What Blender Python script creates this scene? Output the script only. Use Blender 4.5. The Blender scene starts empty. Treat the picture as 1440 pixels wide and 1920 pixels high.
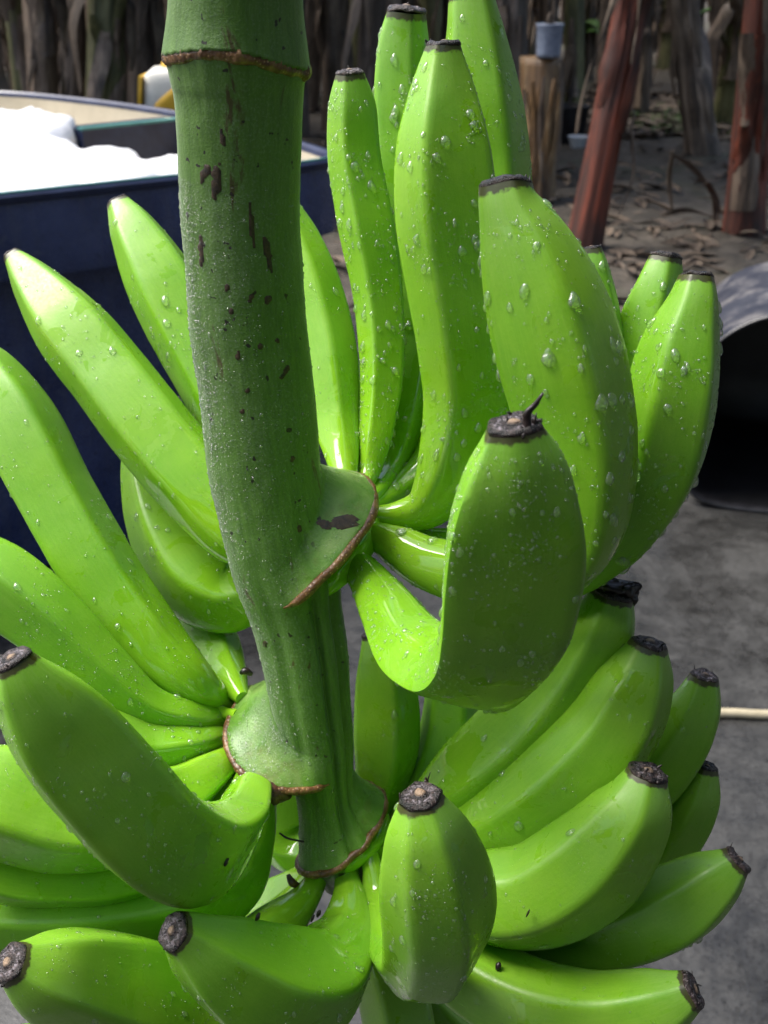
import bpy, math, random
import numpy as np
from mathutils import Vector, Matrix, Euler

random.seed(7)
rng = np.random.default_rng(7)
SC = bpy.context.scene
COL = SC.collection

# ------------------------------------------------------------------ camera
CAM_H = 1.35
PITCH = 27.0
FPX = 2059.0                       # focal length in pixels of the 1440x1920 photograph
cam_d = bpy.data.cameras.new('camera')
cam = bpy.data.objects.new('camera', cam_d)
COL.objects.link(cam)
cam.location = (0, 0, CAM_H)
cam.rotation_euler = (math.radians(90 - PITCH), 0, 0)
cam_d.sensor_fit = 'VERTICAL'
cam_d.sensor_height = 7.2
cam_d.lens = 7.2 * FPX / 1920.0
cam_d.clip_start = 0.02
cam_d.clip_end = 600
cam_d.dof.use_dof = True
cam_d.dof.focus_distance = 0.49
cam_d.dof.aperture_fstop = 3.6
SC.camera = cam

# ------------------------------------------------------------------ world and sun
SUN_EL, SUN_AZ = 58.0, -75.0       # azimuth measured from +Y towards +X
w = bpy.data.worlds.new('World')
SC.world = w
w.use_nodes = True
wn = w.node_tree
bg = wn.nodes['Background']
sky = wn.nodes.new('ShaderNodeTexSky')
sky.sky_type = 'NISHITA'
sky.sun_disc = False
sky.sun_elevation = math.radians(SUN_EL)
sky.sun_rotation = math.radians(SUN_AZ)
sky.air_density = 1.0
sky.dust_density = 4.0
sky.ozone_density = 1.0
wn.links.new(sky.outputs[0], bg.inputs[0])
bg.inputs[1].default_value = 0.07

sun_d = bpy.data.lights.new('sun', 'SUN')
sun_d.energy = 1.5
sun_d.angle = math.radians(38)
sun_d.color = (1.0, 0.975, 0.93)
sun = bpy.data.objects.new('sun', sun_d)
COL.objects.link(sun)
el, az = math.radians(SUN_EL), math.radians(SUN_AZ)
to_sun = Vector((math.sin(az) * math.cos(el), math.cos(az) * math.cos(el), math.sin(el)))
sun.rotation_euler = to_sun.to_track_quat('Z', 'Y').to_euler()
sun.location = to_sun * 30

SC.view_settings.view_transform = 'Standard'
SC.view_settings.look = 'None'
SC.view_settings.gamma = 1
SC.view_settings.use_curve_mapping = False
SC.view_settings.exposure = 1.95
SC.render.engine = 'CYCLES'
SC.cycles.use_denoising = True
SC.cycles.max_bounces = 10
SC.cycles.transmission_bounces = 8
SC.cycles.diffuse_bounces = 4
SC.cycles.caustics_refractive = True
SC.cycles.caustics_reflective = False
SC.cycles.sample_clamp_indirect = 6

# ------------------------------------------------------------------ helpers
CP, SP = math.cos(math.radians(PITCH)), math.sin(math.radians(PITCH))
CAM = np.array([0.0, 0.0, CAM_H])


def P(px, py, d):
    """A point seen at photo pixel (px, py), d metres in front of the lens along its axis."""
    x = (px - 720.0) / FPX * d
    y = -(py - 960.0) / FPX * d
    return np.array([x, d * CP + y * SP, CAM_H + y * CP - d * SP])


def G(px, py, z=0.0):
    """The point of the level plane at height z that the photo shows at (px, py)."""
    v = P(px, py, 1.0) - CAM
    t = (z - CAM_H) / v[2]
    return CAM + v * t


def GD(px, D):
    """Ground point in photo column px at distance D (rough: uses the axis depth of the ground there)."""
    d = D * CP + CAM_H * SP
    return np.array([(px - 720.0) / FPX * d, D, 0.0])


def tag(o, label=None, cat=None, group=None, kind=None):
    if label: o['label'] = label
    if cat: o['category'] = cat
    if group: o['group'] = group
    if kind: o['kind'] = kind
    return o


def empty(name, loc):
    o = bpy.data.objects.new(name, None)
    o.location = loc
    o.empty_display_size = 0.05
    COL.objects.link(o)
    return o


def mesh_np(name, verts, faces, mat=None, parent=None, uv=None, smooth=True, origin=None, sharp=None):
    """faces: (n,4) or (n,3) array, or a list of arrays of either kind."""
    verts = np.asarray(verts, dtype=np.float64)
    if origin is not None:
        verts = verts - np.asarray(origin)
    if not isinstance(faces, list): faces = [faces]
    faces = [np.asarray(f, dtype=np.int32) for f in faces if len(f)]
    me = bpy.data.meshes.new(name)
    nl = sum(f.size for f in faces)
    nf = sum(len(f) for f in faces)
    me.vertices.add(len(verts)); me.loops.add(nl); me.polygons.add(nf)
    me.vertices.foreach_set('co', verts.astype(np.float32).ravel())
    li = np.concatenate([f.ravel() for f in faces])
    me.loops.foreach_set('vertex_index', li)
    tot = np.concatenate([np.full(len(f), f.shape[1], dtype=np.int32) for f in faces])
    st = np.concatenate([[0], np.cumsum(tot)[:-1]]).astype(np.int32)
    me.polygons.foreach_set('loop_start', st)
    me.polygons.foreach_set('use_smooth', np.full(nf, smooth, dtype=bool))
    if uv is not None:
        l = me.uv_layers.new(name='UVMap')
        l.data.foreach_set('uv', np.asarray(uv, dtype=np.float32)[li].ravel())
    me.update(calc_edges=True)
    me.validate()
    if sharp: me.set_sharp_from_angle(angle=math.radians(sharp))
    o = bpy.data.objects.new(name, me)
    COL.objects.link(o)
    if mat: me.materials.append(mat)
    if parent is not None:
        o.parent = parent
    return o


def catmull(pts, n):
    """Centripetal-like Catmull-Rom through pts, resampled evenly by arc length over the first 3 components."""
    pts = np.asarray(pts, dtype=float)
    k = len(pts)
    ext = np.vstack([2 * pts[0] - pts[1], pts, 2 * pts[-1] - pts[-2]])
    out = []
    for i in range(k - 1):
        p0, p1, p2, p3 = ext[i:i + 4]
        for t in np.linspace(0, 1, 24, endpoint=(i == k - 2)):
            out.append(0.5 * ((2 * p1) + (-p0 + p2) * t + (2 * p0 - 5 * p1 + 4 * p2 - p3) * t * t + (-p0 + 3 * p1 - 3 * p2 + p3) * t ** 3))
    out = np.array(out)
    s = np.concatenate([[0], np.cumsum(np.linalg.norm(np.diff(out[:, :3], axis=0), axis=1))])
    q = np.linspace(0, s[-1], n)
    return np.column_stack([np.interp(q, s, out[:, j]) for j in range(out.shape[1])])


def nrm(a):
    return a / np.maximum(np.linalg.norm(a, axis=-1, keepdims=True), 1e-12)


def frames(c, ref, at=0.5):
    """Rotation-minimising frames along c; N of the middle ring points towards ref."""
    n = len(c)
    T = nrm(np.gradient(c, axis=0))
    N = np.zeros_like(c)
    m = min(n - 2, int(n * at))
    v = ref - c[m]
    N[m] = nrm(v - np.dot(v, T[m]) * T[m])
    for i in range(m + 1, n):
        v = N[i - 1] - np.dot(N[i - 1], T[i]) * T[i]; N[i] = nrm(v)
    for i in range(m - 1, -1, -1):
        v = N[i + 1] - np.dot(N[i + 1], T[i]) * T[i]; N[i] = nrm(v)
    B = np.cross(T, N)
    return T, N, B


def grid_faces(n, m, closed=True, off=0):
    """quads of an n x m vertex grid, rows of m; closed joins the last column to the first"""
    i = np.arange(n - 1)[:, None]; j = np.arange(m if closed else m - 1)[None, :]
    j2 = (j + 1) % m
    a = i * m + j; b = i * m + j2; c = (i + 1) * m + j2; d = (i + 1) * m + j
    return np.stack([a, b, c, d], -1).reshape(-1, 4) + off


def tube(pts, n=24, m=8, cap=True):
    """verts, faces of a round tube; pts rows are x,y,z,r"""
    q = catmull(pts, n)
    c, r = q[:, :3], q[:, 3]
    T, N, B = frames(c, c[len(c) // 2] + np.array([0.3, -1, 0.7]))
    th = np.arange(m) / m * 2 * np.pi
    v = c[:, None] + r[:, None, None] * (np.cos(th)[None, :, None] * N[:, None] + np.sin(th)[None, :, None] * B[:, None])
    v = v.reshape(-1, 3)
    f = [grid_faces(n, m)]
    if cap:
        v = np.vstack([v, c[0], c[-1]])
        k = n * m
        j = np.arange(m); j2 = (j + 1) % m
        f.append(np.stack([np.full(m, k), j2, j], -1))
        f.append(np.stack([np.full(m, k + 1), (n - 1) * m + j, (n - 1) * m + j2], -1))
    return v, f


def join(parts):
    """join (verts, faces-list) pairs"""
    V, F, off = [], [], 0
    for v, f in parts:
        V.append(v)
        for a in (f if isinstance(f, list) else [f]):
            F.append(np.asarray(a) + off)
        off += len(v)
    tri = [a for a in F if a.shape[1] == 3]; quad = [a for a in F if a.shape[1] == 4]
    out = []
    if quad: out.append(np.vstack(quad))
    if tri: out.append(np.vstack(tri))
    return np.vstack(V), out


# smooth value noise on points, for shape irregularity
_perm = rng.random((32, 32, 32))
def vnoise(p, s):
    p = np.asarray(p) * s
    i = np.floor(p).astype(int); f = p - i; f = f * f * (3 - 2 * f)
    o = 0
    for dx in (0, 1):
        for dy in (0, 1):
            for dz in (0, 1):
                wgt = (f[..., 0] if dx else 1 - f[..., 0]) * (f[..., 1] if dy else 1 - f[..., 1]) * (f[..., 2] if dz else 1 - f[..., 2])
                o = o + wgt * _perm[(i[..., 0] + dx) % 32, (i[..., 1] + dy) % 32, (i[..., 2] + dz) % 32]
    return o * 2 - 1


# ------------------------------------------------------------------ materials
class NT:
    def __init__(self, name):
        self.m = bpy.data.materials.new(name); self.m.use_nodes = True
        self.t = self.m.node_tree; self.n = self.t.nodes; self.l = self.t.links
        self.b = self.n['Principled BSDF']; self.out = self.n['Material Output']
    def new(self, typ, **kw):
        nd = self.n.new(typ)
        for k, v in kw.items(): setattr(nd, k, v)
        return nd
    def link(self, a, b): self.l.new(a, b)
    def coord(self, which='Object', scale=(1, 1, 1)):
        tc = self.new('ShaderNodeTexCoord'); mp = self.new('ShaderNodeMapping')
        mp.inputs['Scale'].default_value = scale
        self.link(tc.outputs[which], mp.inputs[0]); return mp.outputs[0]
    def noise(self, vec, scale, detail=3, rough=0.55, dist=0.0):
        nd = self.new('ShaderNodeTexNoise'); nd.inputs['Scale'].default_value = scale
        nd.inputs['Detail'].default_value = detail; nd.inputs['Roughness'].default_value = rough
        nd.inputs['Distortion'].default_value = dist
        self.link(vec, nd.inputs['Vector']); return nd.outputs['Fac']
    def ramp(self, fac, stops, interp='LINEAR'):
        r = self.new('ShaderNodeValToRGB'); r.color_ramp.interpolation = interp
        e = r.color_ramp.elements
        while len(e) > 1: e.remove(e[-1])
        e[0].position = stops[0][0]; e[0].color = col4(stops[0][1])
        for p, c in stops[1:]:
            x = e.new(p); x.color = col4(c)
        self.link(fac, r.inputs[0]); return r.outputs[0]
    def mix(self, fac, a, b, mode='MIX'):
        m = self.new('ShaderNodeMix', data_type='RGBA', blend_type=mode)
        for sock, v in ((m.inputs[0], fac), (m.inputs[6], a), (m.inputs[7], b)):
            if hasattr(v, 'is_linked'): self.link(v, sock)
            elif isinstance(v, (int, float)): sock.default_value = v if sock.type == 'VALUE' else (v, v, v, 1)
            else: sock.default_value = col4(v)
        return m.outputs[2]
    def math(self, op, a, b=None, c=None, clamp=False):
        m = self.new('ShaderNodeMath', operation=op); m.use_clamp = clamp
        for sock, v in zip(m.inputs, (a, b, c)):
            if v is None: continue
            if hasattr(v, 'is_linked'): self.link(v, sock)
            else: sock.default_value = v
        return m.outputs[0]
    def bump(self, h, strength=0.3, dist=0.002):
        b = self.new('ShaderNodeBump'); b.inputs['Strength'].default_value = strength
        b.inputs['Distance'].default_value = dist
        self.link(h, b.inputs['Height']); self.link(b.outputs[0], self.b.inputs['Normal'])
    def set(self, **kw):
        for k, v in kw.items():
            s = self.b.inputs[k.replace('_', ' ')]
            if hasattr(v, 'is_linked'): self.link(v, s)
            else: s.default_value = col4(v) if s.type == 'RGBA' else v


def col4(c):
    if isinstance(c, (int, float)): return (c, c, c, 1)
    return tuple(c) + ((1,) if len(c) == 3 else ())


def mat_banana():
    k = NT('green_banana_skin')
    uv = k.coord('UV', (9, 2.2, 1)); ob = k.coord('Object')
    sep = k.new('ShaderNodeSeparateXYZ'); tc = k.new('ShaderNodeTexCoord')
    k.link(tc.outputs['UV'], sep.inputs[0]); v = sep.outputs['Y']
    info = k.new('ShaderNodeObjectInfo')
    streak = k.noise(uv, 5, 5, 0.65)
    big = k.noise(ob, 28, 3, 0.5)
    fine = k.noise(ob, 600, 2, 0.5)
    base = k.ramp(big, [(0.3, (0.145, 0.38, 0.010)), (0.55, (0.185, 0.43, 0.013)), (0.75, (0.225, 0.47, 0.018))])
    base = k.mix(k.ramp(streak, [(0.45, 0.0), (0.8, 0.55)]), base, (0.24, 0.49, 0.032))
    # pedicel end yellower, blossom end with a dull waxy bloom: real pigment differences of the fruit
    base = k.mix(k.ramp(v, [(0.0, 0.55), (0.32, 0.0)]), base, (0.30, 0.54, 0.018))
    tipm = k.math('MULTIPLY', k.ramp(v, [(0.86, 0.0), (0.985, 1.0)]), k.ramp(streak, [(0.35, 0.05), (0.7, 0.45)]))
    base = k.mix(tipm, base, (0.22, 0.38, 0.09))
    var = k.ramp(info.outputs['Random'], [(0.0, (0.84, 0.90, 0.9)), (0.5, (1.0, 0.98, 0.9)), (1.0, (1.12, 1.06, 1.15))])
    base = k.mix(1.0, base, var, 'MULTIPLY')
    spk = k.noise(ob, 260, 2, 0.6)
    base = k.mix(k.ramp(spk, [(0.80, 0.0), (0.815, 0.8)]), base, (0.03, 0.025, 0.01))
    mott = k.noise(k.coord('UV', (5, 30, 1)), 3.0, 5, 0.7, 0.3)
    base = k.mix(k.ramp(mott, [(0.52, 0.0), (0.75, 0.30)]), base, (0.11, 0.30, 0.012))
    lines = k.noise(k.coord('UV', (70, 2.5, 1)), 3.0, 4, 0.6)
    base = k.mix(k.ramp(lines, [(0.56, 0.0), (0.72, 0.22)]), base, (0.10, 0.25, 0.012))
    bloom = k.noise(ob, 16, 5, 0.7, 0.4)
    base = k.mix(k.ramp(bloom, [(0.50, 0.0), (0.75, 0.18)]), base, (0.30, 0.44, 0.13))
    scr = k.noise(k.coord('UV', (3.2, 1.3, 1)), 9, 6, 0.75, 1.5)
    base = k.mix(k.ramp(scr, [(0.69, 0.0), (0.73, 0.5)]), base, (0.075, 0.07, 0.02))
    pore = k.noise(ob, 1500, 2, 0.6)
    base = k.mix(k.ramp(pore, [(0.42, 0.0), (0.62, 0.18)]), base, (0.27, 0.48, 0.05))
    edge = k.math('MULTIPLY_ADD', k.noise(ob, 300, 3, 0.6), 0.018, v)
    base = k.mix(k.ramp(edge, [(0.999, 0.0), (1.005, 0.9)]), base, (0.035, 0.018, 0.01))
    wetn = k.noise(k.coord('Object', (1, 1, 1)), 55, 4, 0.6, 0.6)
    wetv = k.math('MULTIPLY_ADD', k.ramp(v, [(0.02, 1.0), (0.50, 0.0)]), 0.42, wetn)
    wet = k.ramp(wetv, [(0.60, 0.0), (0.625, 1.0)])
    rough = k.mix(wet, k.ramp(fine, [(0.3, 0.33), (0.7, 0.46)]), 0.07)
    k.set(Base_Color=base, Roughness=rough, Specular_IOR_Level=0.6)
    k.set(Subsurface_Weight=0.12, Subsurface_Radius=(0.5, 1.0, 0.15), Subsurface_Scale=0.006)
    h = k.mix(wet, k.mix(0.5, fine, streak), 0.62)
    k.bump(h, 0.16, 0.0006)
    return k.m


def mat_tip():
    k = NT('withered_blossom_end')
    ob = k.coord('Object'); tc = k.new('ShaderNodeTexCoord'); sep = k.new('ShaderNodeSeparateXYZ')
    k.link(tc.outputs['UV'], sep.inputs[0]); v = sep.outputs['Y']
    info = k.new('ShaderNodeObjectInfo')
    n = k.math('MULTIPLY_ADD', info.outputs['Random'], 0.13, k.math('SUBTRACT', k.noise(ob, 420, 5, 0.7, 1.0), 0.085))
    c = k.ramp(n, [(0.40, (0.005, 0.004, 0.004)), (0.52, (0.022, 0.013, 0.011)), (0.61, (0.085, 0.058, 0.052)), (0.69, (0.42, 0.37, 0.38))])
    c = k.mix(k.ramp(v, [(0.0, 0.8), (0.2, 0.0)]), c, (0.06, 0.022, 0.012))
    ringm = k.math('MULTIPLY', k.ramp(v, [(0.36, 0.0), (0.44, 1.0), (0.58, 1.0), (0.68, 0.0)]), k.ramp(k.noise(ob, 700, 4, 0.7), [(0.48, 0.0), (0.64, 0.7)]))
    c = k.mix(ringm, c, (0.34, 0.30, 0.33))
    c = k.mix(k.ramp(v, [(0.82, 0.0), (0.95, 0.75)]), c, (0.36, 0.25, 0.16))
    k.set(Base_Color=c, Roughness=k.ramp(n, [(0.3, 0.15), (0.7, 0.6)]))
    k.bump(k.noise(ob, 900, 4, 0.7), 0.8, 0.0012)
    return k.m


def mat_stalk():
    k = NT('green_stalk_skin')
    uv = k.coord('UV', (14, 1.6, 1)); ob = k.coord('Object')
    st = k.noise(uv, 3.0, 6, 0.7)
    bg_ = k.noise(k.coord('Object', (1, 1, 0.45)), 30, 4, 0.6)
    c = k.ramp(st, [(0.3, (0.045, 0.115, 0.010)), (0.5, (0.068, 0.16, 0.014)), (0.7, (0.10, 0.205, 0.026))])
    c = k.mix(k.ramp(bg_, [(0.35, 0.0), (0.75, 0.55)]), c, (0.10, 0.17, 0.05))
    # waxy greyish fuzz in patches
    fz = k.noise(ob, 900, 3, 0.7)
    c = k.mix(k.math('MULTIPLY', k.ramp(fz, [(0.5, 0.0), (0.68, 0.5)]), k.ramp(bg_, [(0.3, 0.15), (0.7, 0.8)])), c, (0.25, 0.33, 0.22))
    # brown scars and black specks of their own shape
    sc = k.noise(k.coord('Object', (1, 1, 0.32)), 75, 4, 0.65, 0.8)
    c = k.mix(k.ramp(sc, [(0.65, 0.0), (0.70, 0.8)]), c, (0.05, 0.022, 0.007))
    sp = k.noise(ob, 190, 2, 0.5)
    c = k.mix(k.ramp(sp, [(0.69, 0.0), (0.71, 0.95)]), c, (0.010, 0.006, 0.004))
    at = k.new('ShaderNodeAttribute'); at.attribute_name = 'ear'
    en = k.noise(ob, 45, 4, 0.6, 0.5)
    ec = k.ramp(en, [(0.3, (0.06, 0.155, 0.016)), (0.5, (0.115, 0.245, 0.032)), (0.68, (0.21, 0.32, 0.085))])
    ec = k.mix(k.ramp(k.noise(ob, 40, 4, 0.65), [(0.55, 0.0), (0.70, 0.6)]), ec, (0.13, 0.085, 0.02))
    ec = k.mix(k.ramp(k.noise(ob, 95, 4, 0.7, 1.2), [(0.70, 0.0), (0.73, 0.9)]), ec, (0.035, 0.018, 0.012))
    c = k.mix(k.ramp(at.outputs['Fac'], [(0.06, 0.0), (0.45, 1.0)]), c, ec)
    wetm = k.math('MULTIPLY', k.ramp(at.outputs['Fac'], [(0.15, 0.0), (0.5, 1.0)]), k.ramp(k.noise(ob, 52, 4, 0.65, 0.4), [(0.47, 0.0), (0.49, 1.0)]))
    k.set(Base_Color=c, Roughness=k.mix(wetm, k.ramp(fz, [(0.3, 0.36), (0.7, 0.6)]), 0.07), Sheen_Weight=0.12, Sheen_Roughness=0.4)
    k.bump(k.mix(0.75, st, fz), 0.35, 0.0010)
    return k.m


def mat_crown(name='crown_skin', a=(0.09, 0.20, 0.025), b=(0.15, 0.30, 0.04), c_=(0.25, 0.36, 0.09)):
    k = NT(name)
    ob = k.coord('Object')
    n = k.noise(ob, 45, 4, 0.6, 0.5); f = k.noise(ob, 700, 3, 0.6)
    c = k.ramp(n, [(0.3, a), (0.5, b), (0.66, c_)])
    c = k.mix(k.ramp(k.noise(ob, 32, 3, 0.6), [(0.60, 0.0), (0.72, 0.6)]), c, (0.11, 0.075, 0.02))
    sp = k.noise(ob, 95, 4, 0.7, 1.2)
    c = k.mix(k.ramp(sp, [(0.70, 0.0), (0.73, 0.9)]), c, (0.035, 0.018, 0.012))
    wet = k.ramp(k.noise(ob, 48, 4, 0.65, 0.4), [(0.48, 0.0), (0.50, 1.0)])
    k.set(Base_Color=c, Roughness=k.mix(wet, 0.45, 0.07))
    k.bump(k.mix(wet, f, 0.6), 0.3, 0.0008)
    return k.m


def mat_rim():
    k = NT('corky_bract_scar')
    ob = k.coord('Object')
    n = k.noise(ob, 160, 4, 0.65)
    c = k.ramp(n, [(0.3, (0.04, 0.018, 0.007)), (0.5, (0.13, 0.06, 0.02)), (0.7, (0.27, 0.15, 0.06))])
    vo = k.new('ShaderNodeTexVoronoi'); vo.inputs['Scale'].default_value = 560
    k.link(ob, vo.inputs['Vector'])
    c = k.mix(k.ramp(vo.outputs['Distance'], [(0.12, 0.8), (0.28, 0.0)]), c, (0.42, 0.27, 0.12))
    k.set(Base_Color=c, Roughness=0.4)
    k.bump(k.mix(0.5, n, vo.outputs['Distance']), 0.6, 0.001)
    return k.m


def mat_drop(name='water_drop', milk=0.05):
    """clear water: part of the light goes straight through to the skin, part is bent, and the surface mirrors the sky"""
    k = NT(name)
    tr = k.new('ShaderNodeBsdfTransparent'); gl = k.new('ShaderNodeBsdfRefraction'); sp = k.new('ShaderNodeBsdfGlossy'); df = k.new('ShaderNodeBsdfDiffuse')
    gl.inputs['IOR'].default_value = 1.33; gl.inputs['Roughness'].default_value = 0.0
    sp.inputs['Roughness'].default_value = 0.08
    df.inputs['Color'].default_value = (0.9, 0.92, 0.9, 1)
    fr = k.new('ShaderNodeFresnel'); fr.inputs['IOR'].default_value = 1.75
    m1, m2, m3 = (k.new('ShaderNodeMixShader') for _ in range(3))
    m1.inputs[0].default_value = 0.6; k.link(tr.outputs[0], m1.inputs[1]); k.link(gl.outputs[0], m1.inputs[2])
    m2.inputs[0].default_value = milk; k.link(m1.outputs[0], m2.inputs[1]); k.link(df.outputs[0], m2.inputs[2])
    geo = k.new('ShaderNodeNewGeometry')
    ff = k.math('MULTIPLY', fr.outputs[0], k.math('SUBTRACT', 1.0, geo.outputs['Backfacing']))   # seen from inside, water does not mirror here
    k.link(ff, m3.inputs[0]); k.link(m2.outputs[0], m3.inputs[1]); k.link(sp.outputs[0], m3.inputs[2])
    k.link(m3.outputs[0], k.out.inputs['Surface'])
    k.n.remove(k.b)
    return k.m


def simple(name, c1, c2, scale, rough=0.6, bump=0.3, bd=0.004, stretch=(1, 1, 1), detail=5, lo=0.35, hi=0.65, spec=0.5, metallic=0.0):
    k = NT(name)
    ob = k.coord('Object', stretch)
    n = k.noise(ob, scale, detail, 0.62, 0.3)
    k.set(Base_Color=k.ramp(n, [(lo, c1), (hi, c2)]), Roughness=rough, Specular_IOR_Level=spec, Metallic=metallic)
    if bump: k.bump(k.noise(ob, scale * 3.1, 5, 0.65), bump, bd)
    return k.m


M_BAN, M_TIP, M_STALK, M_CROWN, M_RIM, M_DROP = mat_banana(), mat_tip(), mat_stalk(), mat_crown(), mat_rim(), mat_drop()
M_DEW = mat_drop('fine_dew', 0.10)
M_CROWN_DARK = mat_crown('dark_crown_skin', (0.05, 0.10, 0.015), (0.07, 0.15, 0.018), (0.10, 0.17, 0.03))
M_BRACT = simple('dried_bract', (0.01, 0.006, 0.004), (0.09, 0.035, 0.015), 180, 0.4, 0.5, 0.001)
M_SCAB = simple('dried_sap', (0.012, 0.008, 0.004), (0.06, 0.034, 0.016), 420, 0.5, 0.4, 0.0006)
M_BLACK = simple('withered_filament', (0.006, 0.004, 0.004), (0.03, 0.018, 0.015), 300, 0.35, 0)


def mat_concrete():
    k = NT('wet_concrete')
    ob = k.coord('Object')
    n1 = k.noise(ob, 3.4, 8, 0.72, 0.5); n2 = k.noise(ob, 20, 7, 0.75); n3 = k.noise(ob, 120, 3, 0.6)
    c = k.ramp(n1, [(0.34, (0.013, 0.013, 0.0125)), (0.5, (0.030, 0.030, 0.029)), (0.68, (0.062, 0.062, 0.060))])
    c = k.mix(k.ramp(n2, [(0.42, 0.0), (0.66, 0.6)]), c, (0.068, 0.068, 0.066))
    c = k.mix(k.ramp(n3, [(0.52, 0.0), (0.66, 0.6)]), c, (0.012, 0.011, 0.010))
    wet = k.ramp(n1, [(0.42, 0.14), (0.6, 0.5)])
    k.set(Base_Color=c, Roughness=wet)
    k.bump(k.mix(0.5, n2, n3), 0.35, 0.006)
    return k.m


def mat_soil():
    k = NT('plantation_soil')
    ob = k.coord('Object')
    n1 = k.noise(ob, 1.1, 6, 0.65, 0.3); n2 = k.noise(ob, 9, 6, 0.75, 0.4); n3 = k.noise(ob, 70, 4, 0.6)
    c = k.ramp(n2, [(0.3, (0.022, 0.018, 0.013)), (0.5, (0.058, 0.048, 0.035)), (0.68, (0.12, 0.10, 0.08))])
    c = k.mix(k.ramp(n1, [(0.52, 0.0), (0.66, 0.65)]), c, (0.035, 0.055, 0.015))
    c = k.mix(k.ramp(n3, [(0.5, 0.0), (0.7, 0.5)]), c, (0.02, 0.015, 0.01))
    k.set(Base_Color=c, Roughness=0.75)
    k.bump(k.mix(0.5, n2, n3), 0.8, 0.03)
    return k.m


def mat_tub():
    k = NT('navy_plastic_tub')
    ob = k.coord('Object')
    n = k.noise(ob, 6, 5, 0.6); f = k.noise(ob, 90, 4, 0.6)
    c = k.ramp(n, [(0.35, (0.02, 0.03, 0.088)), (0.65, (0.055, 0.072, 0.165))])
    c = k.mix(k.ramp(f, [(0.62, 0.0), (0.68, 0.7)]), c, (0.004, 0.005, 0.014))
    drips = k.noise(k.coord('Object', (30, 30, 2.0)), 1.2, 4, 0.6)
    c = k.mix(k.ramp(drips, [(0.48, 0.0), (0.75, 0.5)]), c, (0.075, 0.085, 0.13))
    scu = k.noise(k.coord('Object', (6, 6, 9)), 3.0, 6, 0.75, 1.0)
    c = k.mix(k.ramp(scu, [(0.6, 0.0), (0.7, 0.6)]), c, (0.10, 0.11, 0.15))
    k.set(Base_Color=c, Roughness=k.ramp(f, [(0.4, 0.18), (0.7, 0.42)]))
    k.bump(k.mix(0.5, n, f), 0.25, 0.004)
    return k.m


def mat_drum():
    k = NT('dusty_black_plastic')
    ob = k.coord('Object')
    n = k.noise(ob, 13, 6, 0.62, 0.2)
    c = k.ramp(n, [(0.40, (0.016, 0.019, 0.032)), (0.50, (0.035, 0.037, 0.05)), (0.64, (0.125, 0.12, 0.122))])
    k.set(Base_Color=c, Roughness=0.5)
    k.bump(n, 0.2, 0.003)
    return k.m


M_CONC, M_SOIL, M_TUB, M_DRUM = mat_concrete(), mat_soil(), mat_tub(), mat_drum()
M_CREAM = simple('cream_liner', (0.42, 0.37, 0.27), (0.55, 0.49, 0.37), 5, 0.5, 0.1)
M_TEAL = simple('teal_edge', (0.05, 0.17, 0.16), (0.09, 0.26, 0.23), 20, 0.4, 0.1)
M_NAVYRIM = simple('navy_rim', (0.008, 0.012, 0.04), (0.02, 0.03, 0.075), 14, 0.35, 0.1)
M_WHITE = simple('white_plastic_film', (0.80, 0.80, 0.82), (0.88, 0.88, 0.89), 9, 0.35, 0.25, 0.01)
M_YELLOW = simple('yellow_plastic', (0.55, 0.32, 0.02), (0.70, 0.42, 0.03), 12, 0.45, 0.1)
M_JUG = simple('ivory_plastic', (0.55, 0.53, 0.46), (0.68, 0.66, 0.58), 12, 0.45, 0.1)
M_PIPE = simple('cream_pipe', (0.33, 0.29, 0.19), (0.45, 0.40, 0.28), 20, 0.4, 0.1)
M_LIP = simple('worn_dark_lip', (0.012, 0.012, 0.014), (0.035, 0.035, 0.04), 30, 0.35, 0.2)
M_INNER = simple('black_plastic_inside', (0.004, 0.004, 0.005), (0.012, 0.012, 0.014), 18, 0.5, 0.1)
M_CUP = simple('pale_blue_enamel', (0.16, 0.19, 0.26), (0.24, 0.28, 0.36), 30, 0.4, 0.2)
M_BOWL = simple('white_enamel', (0.45, 0.48, 0.52), (0.62, 0.64, 0.66), 30, 0.4, 0.1)


def trunk_mat(name, a, b, c):
    k = NT(name)
    ob = k.coord('Object', (1, 1, 0.10))
    n = k.noise(ob, 16, 6, 0.7, 0.6); f = k.noise(k.coord('Object', (1, 1, 0.06)), 80, 4, 0.6)
    p = k.noise(k.coord('Object', (1, 1, 0.5)), 5, 4, 0.6)
    col = k.ramp(n, [(0.32, a), (0.5, b), (0.66, c)])
    col = k.mix(k.ramp(p, [(0.45, 0.0), (0.65, 0.75)]), col, a)
    k.set(Base_Color=col, Roughness=0.55)
    k.bump(k.mix(0.5, n, f), 0.7, 0.012)
    return k.m


M_TR = {
    'red': trunk_mat('red_sheath', (0.025, 0.014, 0.011), (0.11, 0.028, 0.015), (0.25, 0.055, 0.025)),
    'brown': trunk_mat('brown_sheath', (0.035, 0.026, 0.019), (0.155, 0.11, 0.078), (0.34, 0.26, 0.19)),
    'dark': trunk_mat('dark_sheath', (0.024, 0.018, 0.014), (0.095, 0.07, 0.054), (0.22, 0.17, 0.135)),
    'ochre': trunk_mat('ochre_sheath', (0.06, 0.035, 0.018), (0.22, 0.12, 0.045), (0.40, 0.29, 0.16)),
    'green': trunk_mat('greenish_sheath', (0.03, 0.034, 0.012), (0.10, 0.10, 0.036), (0.20, 0.19, 0.085)),
}
M_LEAF = simple('banana_leaf', (0.03, 0.085, 0.012), (0.07, 0.15, 0.02), 3, 0.4, 0.2, 0.01)
M_DRYLEAF = simple('dry_leaf', (0.03, 0.02, 0.014), (0.15, 0.11, 0.075), 4, 0.7, 0.5, 0.01)
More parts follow.
